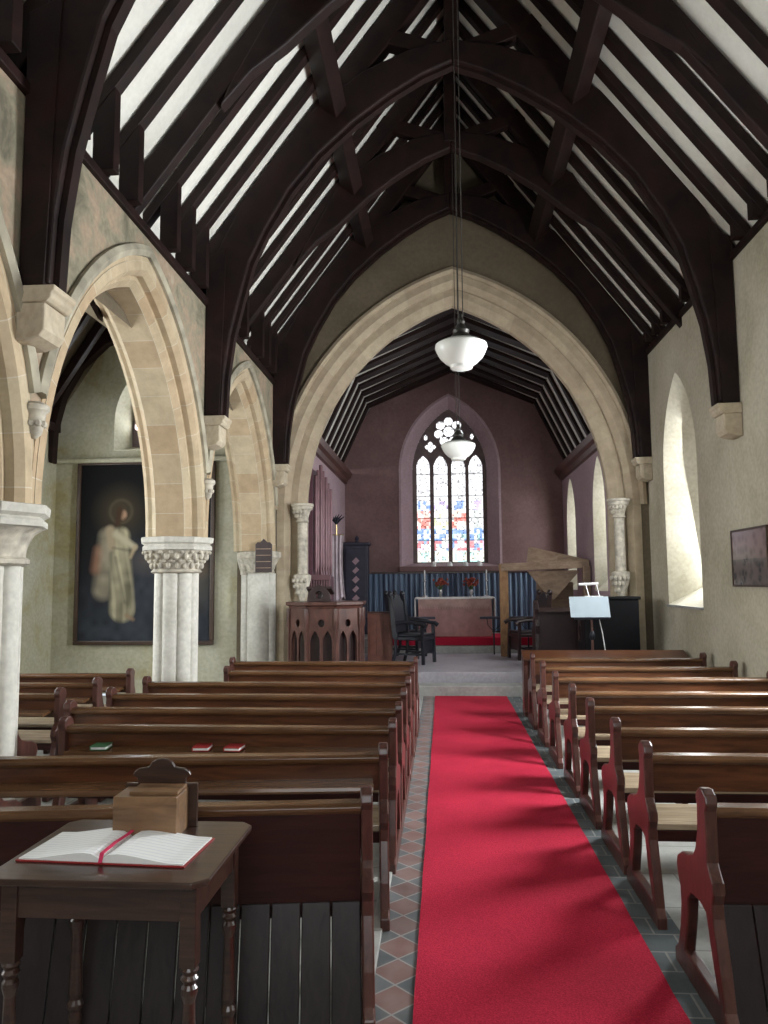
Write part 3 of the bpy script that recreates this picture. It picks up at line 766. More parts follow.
# aisle roof timbers
for i, y in enumerate([4.6+.47*k for k in range(14)]):
    lab = 'dark aisle rafter pair beyond the left arcade, %s from the near end' % ORD[i]
    if i == 0:
        ar = thing('aisle_rafter', lab, 'rafter', (AX, y, 4), 0, 'rafters of the left aisle roof')
        for x1, z1 in ((XN-.1, 3.93), (XL-.57, 4.12)):
            bm = bmesh.new(); sg = 1 if x1 > AX else -1
            prism(bm, [(0, 2.54), (x1-AX, z1-4.0+.04), (x1-AX, z1-4.0-.16), (0, 2.32)], -.05, .05, XZ); finish(bm, 'rafter', 'roof_wood', ar)
    else: dup(ar, (AX, y, 4), 0, lab)
bm = bmesh.new(); lo = [(1.62, 3.45), (1.60, 3.95), (1.47, 4.45), (1.2, 4.9), (0.8, 5.25), (0, 5.5)]; up = [(1.52+.0, 3.45)]
for j, y in enumerate((11.1, 7.65)):
    t = thing('aisle_truss', ('dark arched truss against the end wall of the left aisle, above the large painting', 'dark arched truss in the middle of the left aisle roof')[j], 'roof truss', (AX, y, 3.4), 0, 'arched trusses of the left aisle')
    for s in (-1, 1):
        k_ = (AX-XN)/1.62 if s < 0 else (XL-.58-AX)/1.62
        L_ = [(s*(x-.07)*k_, z-3.4) for x, z in lo[:-1]]+[(0, 5.5-3.4)]
        U_ = [(s*1.60*k_, .05), (s*1.62*k_, .62), (s*1.55*k_, .95), (s*1.3*k_, 1.45), (s*.85*k_, 2.05), (0, 2.45)]
        bm = bmesh.new(); prism(bm, L_+list(reversed(U_)), -.08, .08, XZ); finish(bm, 'arched_brace', 'roof_wood', t, bevel=0.01)
bm = bmesh.new(); box(bm, XN-.02, XN+.10, -2.6, 11.2, 3.93, 4.05); tag(finish(bm, 'wall_plate', 'roof_wood'), 'dark timber wall plate on top of the outer aisle wall at far left', 'roof beam')

# ------------------------------------------------------------------ corbels, columns
def corbel(x, y, s, label, head=False):
    t = thing('stone_corbel', label, 'corbel', (x, y, 3.34), 0, 'stone corbels under the roof posts')
    w = .235; q = -s
    bm = bmesh.new()
    prism(bm, [(0, 0), (q*w, 0), (q*w, -.03), (q*(w-.02), -.05), (q*(w-.02), -.075), (q*(w-.045), -.10), (0, -.10)], -.135, .135, lambda a, b, tt: (a, tt, b))
    finish(bm, 'moulded_cap', 'corbel_stone', t, bevel=0.008)
    bm = bmesh.new()
    prism(bm, [(0, -.10), (q*(w-.06), -.10), (q*(w-.06), -.26), (q*(w-.09), -.30), (q*.06, -.325), (0, -.33)], -.125, .125, lambda a, b, tt: (a, tt, b))
    finish(bm, 'block', 'corbel_stone', t, bevel=0.012)
    return t
corbel(XL+.002, 4.28, -1, 'large moulded stone corbel near the left edge under the nearest truss')
corbel(XL+.002, 7.78, -1, 'stone corbel on arcade wall directly above the carved column capital')
corbel(XL+.002, 11.04, -1, 'stone corbel in the left corner beside the chancel arch')
corbel(XR-.002, 4.28, 1, 'stone corbel under nearest truss on right wall')
corbel(XR-.002, 7.78, 1, 'pale stone corbel on right wall above the framed print')
corbel(XR-.002, 11.04, 1, 'stone corbel in the right corner beside the chancel arch')

def octr(a): 
    k = (a % (PI/4))-PI/8
    return math.cos(PI/8)/math.cos(k)
def column(y, label, plain_cap=False):
    t = thing('stone_column', label, 'column', (XL-.29, y, 0), 0, 'columns of the left arcade')
    bm = bmesh.new()
    def clus(a): return 0.87+0.15*abs(math.cos(4*a))**0.55
    lathe(bm, [(0.225, 0.3), (0.225, 1.74)], n=96, sq=clus); finish(bm, 'shaft', 'shaft_stone', t, smooth=True)
    bm = bmesh.new(); lathe(bm, [(0.36, 0.0), (0.36, 0.12), (0.33, 0.14), (0.33, 0.20), (0.28, 0.24), (0.25, 0.27), (0.25, 0.31)], n=32, sq=octr); finish(bm, 'base', 'shaft_stone', t)
    bm = bmesh.new()
    if plain_cap:
        lathe(bm, [(0.235, 1.72), (0.26, 1.735), (0.26, 1.76), (0.235, 1.775), (0.245, 1.84), (0.28, 1.91), (0.33, 1.945)], n=40)
    else:
        lathe(bm, [(0.235, 1.72), (0.26, 1.735), (0.235, 1.76), (0.25, 1.80), (0.30, 1.90), (0.34, 1.95)], n=32)
        for k in range(20):
            a = 2*PI*k/20
            for q, (zz, rr, r_) in enumerate(((1.80, 0.25, 0.025), (1.845, 0.268, 0.030), (1.895, 0.297, 0.030), (1.93, 0.33, 0.024))):
                aa = a+(PI/20 if q % 2 else 0)
                ball(bm, (rr*math.cos(aa), rr*math.sin(aa), zz), r_, (1, 1, .8 if q % 2 else 1.5), 8)
    finish(bm, 'carved_capital', 'carved_stone', t, smooth=True)
    bm = bmesh.new(); lathe(bm, [(0.32, 1.94), (0.37, 1.955), (0.37, 1.99), (0.345, 2.01), (0.38, 2.03), (0.385, 2.08), (0.36, 2.085)], n=32, sq=octr); finish(bm, 'abacus', 'shaft_stone', t)
    return t
column(PIER[2], 'pale stone column cut off by the left edge of the view', True)
column(PIER[3], 'clustered pale stone column with carved leaf capital in front of the large painting')
column(PIER[1], 'pale stone column of the left arcade nearest to the viewer', True)
# east respond of the arcade
t = thing('wall_respond', 'half column against end wall between the large painting and the chancel arch', 'column', (XL-.23, 11.19, 0))
bm = bmesh.new(); lathe(bm, [(0.19, 0.25), (0.19, 1.76)], n=20, a0=PI, a1=2*PI); lathe(bm, [(0.07, 0.25), (0.07, 1.76)], (-.21, -.02, 0), 14); lathe(bm, [(0.07, 0.25), (0.07, 1.76)], (.17, -.04, 0), 14); finish(bm, 'shaft', 'shaft_stone', t, smooth=True)
bm = bmesh.new(); lathe(bm, [(0.20, 1.76), (0.22, 1.78), (0.20, 1.80), (0.24, 1.90), (0.28, 1.97), (0.31, 1.99), (0.31, 2.07), (0.29, 2.08)], n=20, a0=PI, a1=2*PI)
lathe(bm, [(0.08, 1.74), (0.09, 1.80), (0.13, 1.95), (0.14, 2.07)], (-.21, -.02, 0), 14); finish(bm, 'capital', 'carved_stone', t, smooth=True)
bm = bmesh.new(); lathe(bm, [(0.27, 0), (0.27, .12), (0.21, .25)], n=20, a0=PI, a1=2*PI); finish(bm, 'base', 'shaft_stone', t)
# carved stops of the hood mould
for y, l in ((4.38, 'small carved stone stop on arcade wall at the left edge, above column capital'), (7.79, 'small carved stone stop on arcade wall just above the carved column')):
    t = thing('hood_stop', l, 'carving', (XL+.02, y, 2.60), 0, 'carved stops of the arcade hood moulds')
    bm = bmesh.new(); lathe(bm, [(0.01, -.12), (0.04, -.09), (0.055, -.02), (0.06, .03), (0.08, .05), (0.08, .08), (0.05, .10)], n=14)
    for k in range(8): ball(bm, (0.05*math.cos(k*PI/4), 0.05*math.sin(k*PI/4), -.03), .022, seg=6)
    finish(bm, 'carved_knob', 'carved_stone', t, smooth=True)

# ------------------------------------------------------------------ carpet
bm = bmesh.new(); n = 60
for i in range(n):
    pass
xs = [-0.133, 0.865]; rows = []
for i in range(n+1):
    y = -2.4+(11.06+2.4)*i/n
    rows.append([(xs[0]+random.uniform(-.003, .003), y), (xs[1]+random.uniform(-.003, .003), y)])
loop = [r[0] for r in rows]+[r[1] for r in reversed(rows)]
for (a, b), (c, d) in zip(rows, rows[1:]):
    v = [bm.verts.new((p[0], p[1], z)) for z in (0.005, 0.017) for p in (a, b, d, c)]
    for f in ((3,2,1,0), (4,5,6,7), (0,1,5,4), (1,2,6,5), (2,3,7,6), (3,0,4,7)): bm.faces.new([v[k] for k in f])
tag(finish(bm, 'carpet_runner', 'carpet'), 'long bright red carpet runner up the middle of the aisle', 'carpet')

# ------------------------------------------------------------------ pews
END = [(-.165,0), (-.17,.055), (-.14,.09), (-.115,.20), (-.06,.38), (-.055,.43), (-.075,.47), (-.07,.515), (-.04,.545), (-.022,.57), (-.022,.76), (-.035,.785), (-.025,.82), (.01,.838), (.045,.835), (.075,.815), (.085,.78),
       (.075,.755), (.085,.66), (.115,.585), (.15,.545), (.22,.52), (.30,.505), (.355,.475), (.375,.43), (.36,.385), (.335,.35), (.335,.28), (.355,.19), (.40,.09), (.445,.06), (.45,0)]
HOLE = [(.02,.36), (.09,.375), (.19,.365), (.235,.33), (.255,.24), (.305,.10), (-.085,.10), (-.03,.22)]
def end_panel(x, parent, th=.045, name='end_panel', m='pew_end'):
    bm = bmesh.new(); prism(bm, [(y, z*.975) for y, z in END], x-th/2, x+th/2, YZ, [HOLE]); return finish(bm, name, m, parent, bevel=0.007)
def pew(label, length, side, rail, group, loc, rotz=0, ledge=True, brd='pew_wood'):
    t = thing('church_pew', label, 'pew', loc, rotz, group)
    L = length*side; a, b = sorted((side*.02, L-side*.02))
    end_panel(0, t); end_panel(L, t)
    bm = bmesh.new(); box(bm, a, b, .02, .045, rail-.17, rail-.01); finish(bm, 'back_board', brd, t, bevel=0.003)
    bm = bmesh.new()
    prism(bm, [(-.002, rail-.035), (-.012, rail-.02), (-.012, rail-.006), (.0, rail+.006), (.05, rail+.010), (.068, rail), (.068, rail-.02), (.055, rail-.035)], a, b, YZ); finish(bm, 'top_rail', 'ledge_wood', t, bevel=0.003)
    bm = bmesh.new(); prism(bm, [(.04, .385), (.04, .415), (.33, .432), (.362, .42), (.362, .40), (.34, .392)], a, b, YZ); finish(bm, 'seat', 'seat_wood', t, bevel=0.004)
    bm = bmesh.new(); box(bm, a, b, .03, .06, .335, .385); finish(bm, 'seat_rail', 'pew_dark', t)
    for k in (0.33, 0.66):
        bm = bmesh.new(); prism(bm, [(.06,.10), (.06,.385), (.30,.385), (.26,.30), (.20,.0), (.08,.0)], L*k-.02, L*k+.02, YZ)
        finish(bm, 'seat_bracket', 'pew_dark', t)
    if ledge:
        bm = bmesh.new(); prism(bm, [(.018, .630), (-.135, .615), (-.140, .625), (-.135, .643), (-.125, .643), (-.122, .633), (.018, .647)], a+.05, b-.03, YZ); finish(bm, 'book_ledge', 'ledge_wood', t, bevel=0.002)
    return t
LEFTY = [3.03, 3.86, 4.56, 5.20, 5.86, 6.58, 7.42, 8.34]
LEFTX = [2.1, 1.98, 1.98, 2.15, 2.13, 2.13, 1.98, 1.98]
GL = 'wooden pews left of the carpet'; GR = 'wooden pews right of the carpet'
names = ['', 'second', 'third', 'fourth', 'fifth', 'sixth', 'seventh', 'farthest']
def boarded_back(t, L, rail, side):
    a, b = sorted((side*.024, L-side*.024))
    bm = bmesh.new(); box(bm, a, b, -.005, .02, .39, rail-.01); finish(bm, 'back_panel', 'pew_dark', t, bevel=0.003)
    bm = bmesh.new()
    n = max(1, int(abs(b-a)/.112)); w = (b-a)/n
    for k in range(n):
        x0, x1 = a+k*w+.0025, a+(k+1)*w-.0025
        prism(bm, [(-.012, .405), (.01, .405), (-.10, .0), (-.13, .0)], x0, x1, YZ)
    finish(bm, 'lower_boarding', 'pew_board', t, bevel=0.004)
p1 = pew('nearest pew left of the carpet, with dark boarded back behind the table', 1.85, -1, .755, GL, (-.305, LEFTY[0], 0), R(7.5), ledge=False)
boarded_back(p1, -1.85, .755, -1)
p2 = pew('second pew left of the carpet, set askew behind the wooden alms box', 1.93, -1, .757, GL, (-.305, LEFTY[1], 0), R(5.5))
p3 = pew('third pew left of the carpet, with hymn books in its back ledge', 1.98, -1, .757, GL, (-.305, LEFTY[2], 0), 0)
# longer copies
p4 = pew('fourth pew left of the carpet counted from the table', 2.27, -1, .757, GL, (-.305, LEFTY[3], 0), 0)
for i in (4, 5): dup(p4, (-.305, LEFTY[i], 0), 0, '%s pew left of the carpet counted from the table' % names[i])
p7 = pew('seventh pew left of the carpet counted from the table', 1.80, -1, .757, GL, (-.305, LEFTY[6], 0), 0)
pew('pew left of the carpet in the front row by the pulpit', 2.0, -1, .757, GL, (-.305, LEFTY[7], 0), 0)
RY = [3.07, 3.95, 4.62, 5.40, 6.13, 7.03, 7.9, 8.8]
r1 = pew('nearest pew right of the carpet, with solid dark back cut off by the right edge', 1.86, 1, .745, GR, (.985, RY[0], 0), 0, ledge=False)
boarded_back(r1, 1.86, .755, 1)
r2 = pew('second pew right of the carpet', 1.86, 1, .745, GR, (.985, RY[1], 0), 0, ledge=False, brd='pew_wood')
for i in range(2, 8):
    lab = '%s pew right of the carpet counted from the nearest' % names[i] if i < 7 else 'pew right of the carpet in the front row before the music stand'
    dup(r2, (.985, RY[i], 0), 0, lab)
AY = [5.15, 5.85, 6.5, 7.2]
a1 = pew('wooden pew in the left aisle, nearest of four beyond the arcade', 2.55, -1, .757, 'wooden pews in the left aisle', (-2.98, AY[0], 0), 0, ledge=True)
for i, l in ((1, 'wooden pew in the left aisle, second from the near end of its row'), (2, 'wooden pew in the left aisle, third from the near end of its row'), (3, 'wooden pew in the left aisle, farthest and closest to the large painting')):
    dup(a1, (-2.98, AY[i], 0), 0, l)
# hymn books
def hymn(loc, rot, label, m='cover', thick=.022):
    t = thing('hymn_book', label, 'book', loc, rot, 'hymn books on the pew ledges')
    bm = bmesh.new(); box(bm, -.045, .045, -.06, .06, 0, .004); box(bm, -.045, .045, -.06, .06, thick-.004, thick); box(bm, -.049, -.045, -.06, .06, 0, thick); finish(bm, 'cover', m, t)
    bm = bmesh.new(); box(bm, -.044, .042, -.056, .056, .0045, thick-.0045); finish(bm, 'pages', 'page', t)
    return t
zl = .647
hymn((-1.41, 4.495, zl), R(4), 'left one of the two dark red hymn books on ledge behind the alms box')
hymn((-1.22, 4.495, zl), R(-3), 'right one of the two dark red hymn books on ledge behind the alms box')
hymn((-2.02, 4.50, zl), R(5), 'green hymn book at the left end of the third pew ledge', 'green_cover')
hymn((-4.1, 5.79, zl), R(8), 'red hymn book on the ledge of an aisle pew')

# front book desk on right
t = thing('book_desk', 'low wooden book desk standing in front of the right-hand pews', 'desk', (.98, 9.62, 0))
for x in (0, 1.9):
    bm = bmesh.new(); prism(bm, [(-.16,0), (-.16,.06), (-.10,.10), (-.10,.60), (-.16,.66), (-.14,.69), (.10,.76), (.13,.74), (.10,.60), (.10,.10), (.16,.06), (.16,0)], x-.025, x+.025, YZ); finish(bm, 'end_panel', 'pew_end', t, bevel=0.006)
bm = bmesh.new(); box(bm, .025, 1.875, .06, .085, .12, .70)
for k in range(12): box(bm, .05+k*.155, .17+k*.155, .045, .06, .16, .60)
finish(bm, 'front_panel', 'pew_end', t, bevel=0.003)
bm = bmesh.new(); prism(bm, [(-.17,.66), (-.17,.685), (.12,.765), (.12,.745)], -.03, 1.93, YZ); finish(bm, 'sloping_top', 'pew_wood', t, bevel=0.003)

# ------------------------------------------------------------------ table, alms box, visitors' book
t = thing('side_table', 'dark wooden table with turned legs in the near left corner', 'table', (-1.02, 2.5, 0))
TX0, TX1, TY0, TY1 = -.335, .335, -.275, .30
bm = bmesh.new(); c = .04
prism(bm, [(TX0+c, TY0), (TX1-c, TY0), (TX1, TY0+c), (TX1, TY1-c), (TX1-c, TY1), (TX0+c, TY1), (TX0, TY1-c), (TX0, TY0+c)], .735, .755, XY)
finish(bm, 'table_top', 'table_wood', t, bevel=0.005)
bm = bmesh.new()
for x0, x1, y0, y1 in ((-.27, .27, -.222, -.204), (-.27, .27, .206, .224), (-.288, -.27, -.2, .23), (.27, .288, -.2, .23)): box(bm, x0, x1, y0, y1, .628, .735)
finish(bm, 'apron', 'table_wood', t)
for x in (-.27, .27):
    for y in (-.205, .215):
        bm = bmesh.new(); box(bm, -.024, .024, -.024, .024, .50, .734)
        lathe(bm, [(.022,.502), (.027,.49), (.018,.478), (.027,.466), (.016,.452), (.024,.44), (.024,.425), (.017,.40), (.020,.30), (.024,.20), (.019,.18), (.027,.165), (.027,.155), (.018,.14), (.022,.12), (.014,.0)], n=16)
        finish(bm, 'leg', 'table_wood', t, bevel=0.002, loc=(x, y, 0))
t = thing('alms_box', 'small wooden alms box with trefoil-topped back board, standing on table', 'box', (-1.0, 2.66, .755), R(2))
bm = bmesh.new(); box(bm, -.118, .098, -.075, .065, 0, .138); finish(bm, 'box_body', 'box_wood', t, bevel=0.003)
bm = bmesh.new(); box(bm, -.072, .094, -.05, .06, .1385, .150); finish(bm, 'lid', 'box_wood', t, bevel=0.002)
bm = bmesh.new()
lob = [(-.125, 0), (-.125, .165), (-.085, .165), (-.085, .185)]
lob += [(-.072+.030*math.cos(a), .19+.032*math.sin(a)) for a in [R(x) for x in (170, 140, 110, 90)]]
lob += [(0.0+.048*math.cos(a), .215+.045*math.sin(a)) for a in [R(x) for x in (165, 140, 115, 90, 65, 40, 15)]]
lob += [(.072+.030*math.cos(a), .19+.032*math.sin(a)) for a in [R(x) for x in (90, 70, 40, 10)]]
lob += [(.085, .185), (.085, .165), (.125, .165), (.125, 0)]
lob = [(x*1.02, z*.90) for x, z in lob]
prism(bm, lob, .066, .082, XZ); finish(bm, 'back_board', 'table_wood', t, bevel=0.003)

t = thing('visitors_book', 'open visitors book with white pages and red ribbon lying on table', 'book', (-1.05, 2.485, .756), R(-3))
for s in (-1, 1):
    bm = bmesh.new(); N = 10; top = []
    for i in range(N+1):
        u = i/N; top.append((s*(.003+.262*u), .008+.020*math.sin(PI*min(1, u*1.25)**.6)*(1-u*.6)+.006*(1-u)))
    loop = [(s*.003, .004)]+top+[(s*.265, .004)]
    prism(bm, loop, -.125, .125, XZ); finish(bm, 'page_block', 'written', t)
bm = bmesh.new(); box(bm, -.272, .272, -.132, .132, 0, .004); finish(bm, 'cover', 'cover', t)
bm = bmesh.new(); pts = [(-.004, .125, .028), (.002, .06, .030), (-.002, -.02, .030), (.004, -.12, .029), (.006, -.136, .006)]
for p, q in zip(pts, pts[1:]): bar(bm, p, q, .012, .003)
finish(bm, 'ribbon', 'ribbon', t)

# ------------------------------------------------------------------ hanging lamps
def lamp(x, y, zb, label):
    t = thing('pendant_lamp', label, 'lamp', (x, y, zb), 0, 'hanging lamps of the nave')
    bm = bmesh.new()
    lathe(bm, [(.001,.0), (.06,.002), (.088,.012), (.094,.035), (.13,.058), (.172,.10), (.198,.145), (.213,.185), (.208,.207), (.165,.232), (.10,.246), (.075,.252)], n=36); finish(bm, 'glass_shade', 'white_glass', t, smooth=True)
    bm = bmesh.new()
    lathe(bm, [(.085,.245), (.095,.26), (.075,.285), (.06,.30), (.07,.325), (.045,.35), (.03,.38), (.035,.40), (.02,.43), (.015,.46)], n=24); finish(bm, 'gallery', 'dark_metal', t, smooth=True)
    bm = bmesh.new(); H = RIDGE-.42-zb
    for dx in (-.018, .018): tube(bm, [(dx, 0, .44), (dx, 0, H*.6), (dx, 0, H)], .005, 6)
    finish(bm, 'cord', 'cord', t)
    return t
lamp(.175, 6.12, 3.315, 'large white glass hanging lamp, the nearer one, in front of the chancel arch')
lamp(.215, 9.45, 3.10, 'white glass hanging lamp farther away, seen against the stained glass window')

# ------------------------------------------------------------------ painting and pictures
def painting():
    t = thing('large_painting', 'large dark framed painting of a robed haloed figure on aisle end wall', 'painting', (-4.46, 11.28, .72))
    w, h = 2.14, 2.77
    bm = bmesh.new()
    for x0, x1, z0, z1 in ((-w/2, w/2, 0, .06), (-w/2, w/2, h-.06, h), (-w/2, -w/2+.06, .06, h-.06), (w/2-.06, w/2, .06, h-.06)): box(bm, x0, x1, -.06, 0, z0, z1)
    finish(bm, 'frame', 'frame_wood', t, bevel=0.01)
    bm = bmesh.new(); cl = bm.loops.layers.float_color.new('Col'); NX, NZ = 140, 182
    def sm(d, e=.03): return max(0, min(1, .5-d/e/2))
    def seg(x, z, ax, az, bx, bz, r0, r1):
        vx, vz = bx-ax, bz-az; u = max(0, min(1, ((x-ax)*vx+(z-az)*vz)/(vx*vx+vz*vz))); return math.hypot(x-ax-vx*u, z-az-vz*u)-(r0+(r1-r0)*u)
    def mixc(a, b, k): return tuple(p+(q-p)*k for p, q in zip(a, b))
    rnd = random.Random(3); noise = [[rnd.random() for _ in range(24)] for _ in range(30)]
    def ns(x, z):
        fx, fz = x*22.9, z*28.9; i, j = int(fx), int(fz); u, v = fx-i, fz-j; i = min(i, 22); j = min(j, 28)
        return (noise[j][i]*(1-u)+noise[j][i+1]*u)*(1-v)+(noise[j+1][i]*(1-u)+noise[j+1][i+1]*u)*v
    def colour(u, v):       # u 0..1 across, v 0..1 up
        x, z = u*w, v*h
        c = mixc((.022,.023,.028), (.007,.007,.008), min(1, v*1.5)); c = mixc(c, (.05,.06,.075), max(0, .8-v*2.0)*ns(u, v))
        c = mixc(c, (.055,.062,.078), sm(math.hypot(x-1.15, z-1.0)-.30, .6)*.6*(.4+ns(u, v)))
        c = mixc(c, (.13,.10,.055), sm(math.hypot(x-.66, z-2.02)-.12, .40)*.6)
        c = mixc(c, (.20,.165,.10), sm(abs(math.hypot(x-.67, z-2.02)-.18)-.002, .04)*.35)
        robe = (.33,.30,.20)
        cloak = tuple(r*(.55+.6*ns(u*.9+.05, v*.9)) for r in (.25,.22,.16))
        c = mixc(c, cloak, sm(seg(x, z, .46, 1.62, .40, .80, .13, .15), .06))
        c = mixc(c, (.26,.13,.08), sm(seg(x, z, .31, 1.42, .28, 1.12, .045, .06), .07)*.8)
        c = mixc(c, (.06,.055,.045), sm(seg(x, z, .53, 1.35, .56, .62, .022, .03), .04)*.8)
        k = sm(seg(x, z, .67, 1.62, .72, .50, .15, .20), .035)
        fx = x-.68-.06*math.sin(z*3); fold = .62+.30*max(0, math.sin(fx*38+z*1.5))+.22*math.sin(fx*17-z*4)+.35*(ns(u, v)-.5)
        c = mixc(c, tuple(r*max(.25, fold) for r in robe), k)
        c = mixc(c, (.05,.045,.035), sm(seg(x, z, .60, 1.30, .76, .60, .006, .012), .03)*.7)
        c = mixc(c, (.30,.24,.16), sm(seg(x, z, .50, 1.72, .53, 1.47, .075, .06), .035))
        c = mixc(c, (.38,.34,.24), sm(seg(x, z, .60, 1.66, .90, 1.46, .055, .045), .03))
        c = mixc(c, (.07,.06,.045), sm(seg(x, z, .55, 1.45, .84, 1.40, .006, .01), .03)*.8)
        c = mixc(c, (.34,.27,.17), sm(seg(x, z, .91, 1.46, .84, 1.30, .028, .02), .025))
        c = mixc(c, (.32,.20,.13), sm(math.hypot((x-.705)/.8, z-1.965)-.075, .025))
        c = mixc(c, (.05,.028,.016), sm(seg(x, z, .65, 2.04, .62, 1.83, .058, .045), .03))
        c = mixc(c, (.06,.035,.02), sm(math.hypot(x-.735, z-1.895)-.025, .03)*.7)
        c = mixc(c, (.24,.16,.10), sm(seg(x, z, .80, .40, .90, .34, .025, .018), .03))
        c = mixc(c, (.17,.14,.12), sm(math.hypot((x-1.12)/1.3, z-1.25)-.07, .2)*.55)
        c = mixc(c, (.20,.14,.09), sm(math.hypot(x-1.95, z-1.1)-.08, .15)*.7)
        c = mixc(c, (.14,.13,.11), sm(math.hypot((x-1.98), (z-.85)/1.8)-.08, .2)*.6)
        return c
    for i in range(NX):
        for j in range(NZ):
            x0 = -w/2+.05+(w-.1)*i/NX; x1 = x0+(w-.1)/NX; z0 = .05+(h-.1)*j/NZ; z1 = z0+(h-.1)/NZ
            f = bm.faces.new([bm.verts.new(p) for p in ((x0,-.03,z0), (x1,-.03,z0), (x1,-.03,z1), (x0,-.03,z1))])
            cc = colour((i+.5)/NX, (j+.5)/NZ)
            for l in f.loops: l[cl] = (cc[0], cc[1], cc[2], 1)
    bmesh.ops.remove_doubles(bm, verts=bm.verts, dist=1e-5)
    r = bmesh.ops.extrude_face_region(bm, geom=bm.faces[:])
    for v in [e for e in r['geom'] if isinstance(e, bmesh.types.BMVert)]: v.co.y += .025
    finish(bm, 'canvas', 'painting', t)
painting()
t = thing('framed_print', 'wide dark framed print hanging on the right wall, cut off by the edge', 'picture', (XR-.002, 7.63, 1.54))
bm = bmesh.new()
for y0, y1, z0, z1 in ((-.44,.44,0,.02), (-.44,.44,.545,.565), (-.44,-.42,.02,.545), (.42,.44,.02,.545)): box(bm, -.025, 0, y0, y1, z0, z1)
finish(bm, 'frame', 'frame_wood', t)
bm = bmesh.new(); box(bm, -.018, -.002, -.42, .42, .02, .545); finish(bm, 'print', 'print', t)
t = thing('hymn_board', 'small dark hymn number board with pointed top hung on the pillar beside chancel arch', 'sign', (-2.545, 10.83, 1.77))
bm = bmesh.new(); prism(bm, [(-.12,0), (.12,0), (.12,.40), (.09,.43), (.05,.43), (.0,.48), (-.05,.43), (-.09,.43), (-.12,.40)], -.02, .01, XZ); finish(bm, 'board', 'board_dark', t, bevel=0.006)
for k in range(4):
    bm = bmesh.new(); box(bm, -.105, .105, -.028, -.02, .06+k*.09, .07+k*.09); finish(bm, 'slat', 'plank_wood', t)

# ------------------------------------------------------------------ pulpit
def pulpit():
    t = thing('pulpit', 'carved dark wooden pulpit with traceried arches left of the chancel step', 'pulpit', (-1.61, 10.62, 0))
    r = .52; n = 8; pts = [(r*math.cos(R(22.5+45*k)), r*math.sin(R(22.5+45*k))) for k in range(n)]
    def ring(z0, z1, rr, name, m='pulpit_wood', bev=.006):
        bm = bmesh.new(); q = [(x*rr, y*rr) for x, y in pts]; prism(bm, q, z0, z1, XY); return finish(bm, name, m, t, bevel=bev)
    ring(0.0, .14, 1.02, 'plinth'); 
    bm = bmesh.new(); lathe(bm, [(r*1.0, 1.27), (r*1.02, 1.30), (r*1.1, 1.32), (r*1.1, 1.36), (r*.8, 1.365)], n=8, a0=R(22.5), a1=R(22.5)+2*PI); finish(bm, 'top_ledge', 'pulpit_wood', t, bevel=.004)
    for k in range(n):
        a = Vector((*pts[k], 0)); b = Vector((*pts[(k+1) % n], 0)); L = (b-a).length; d = (b-a)/L; nn = Vector((d.y, -d.x, 0))
        mp = lambda s, z, tt: tuple(a+d*s+nn*tt+Vector((0,0,z)))
        holes = []
        for c in (L*.29, L*.71):
            p = arch_full(c, L*.16, .82, .16, 0, 5); holes.append([(c-L*.16, .28)]+p+[(c+L*.16, .28)])
        for c in (L*.5,): holes.append([(c+.045*math.cos(q*PI/5), 1.08+.05*math.sin(q*PI/5)) for q in range(10)])
        bm = bmesh.new(); prism(bm, [(0, .14), (L, .14), (L, 1.27), (0, 1.27)], -.03, 0.0, mp, holes); finish(bm, 'arcaded_panel', 'pulpit_wood', t, bevel=.004)
        bm = bmesh.new(); lathe(bm, [(.03, .14), (.022, .2), (.022, 1.0), (.035, 1.04), (.035, 1.27)], (pts[k][0], pts[k][1], 0), 8); finish(bm, 'corner_shaft', 'pulpit_wood', t, smooth=True)
    ring(.14, 1.2, .85, 'inner_lining', 'stall_wood')
pulpit()
# book rest on pulpit
t = thing('book_rest', 'dark trefoil-carved wooden book rest standing on the pulpit ledge', 'lectern', (-1.66, 10.28, 1.366))
bm = bmesh.new(); p = arch_full(0, .16, .02, .20, 0, 8); prism(bm, [(-.16, 0)]+p+[(.16, 0)], -.02, .02, XZ, [[(.05*math.cos(a*PI/4), .09+.05*math.sin(a*PI/4)) for a in range(8)]]); finish(bm, 'front_board', 'stall_wood', t, bevel=.004)
bm = bmesh.new(); prism(bm, [(-.01,.17), (-.01,.20), (.26,.12), (.26,.09)], -.17, .17, YZ); box(bm, -.03, .03, .08, .12, 0, .13); finish(bm, 'sloping_desk', 'stall_wood', t)
# crowned brass corona
# organ ---------------------------------------------------------------------
t = thing('pipe_organ', 'mauve pipe organ with tall front pipes in left of chancel', 'organ', (-2.06, 11.78, .301))
bm = bmesh.new(); box(bm, 0, .30, 0, .60, 0, 1.42); finish(bm, 'case', 'organ_wood', t, bevel=.01)
bm = bmesh.new(); box(bm, 0, .05, 0, .60, 1.42, 3.1); box(bm, .0, .10, .56, .60, 1.42, 3.0); finish(bm, 'back_panel', 'organ_wood', t)
for k in range(7):
    bm = bmesh.new(); r = .030 if k % 2 == 0 else .024; hh = 3.18-.09*abs(k-2)
    lathe(bm, [(.008, 1.42), (r, 1.60), (r, hh-.02), (r*.9, hh)], (.09+.03*k, .06+.07*k if k % 2 else .10+.06*k, 0), 12); finish(bm, 'pipe', 'pipe', t, smooth=True)
bm = bmesh.new(); box(bm, .02, .34, -.06, 0, 1.12, 1.18); box(bm, .02, .34, -.06, 0, 1.36, 1.44)
for k in range(8): box(bm, .03+k*.04, .05+k*.04, -.04, -.01, 1.18, 1.36)
finish(bm, 'pierced_frieze', 'pipe', t, bevel=.004)
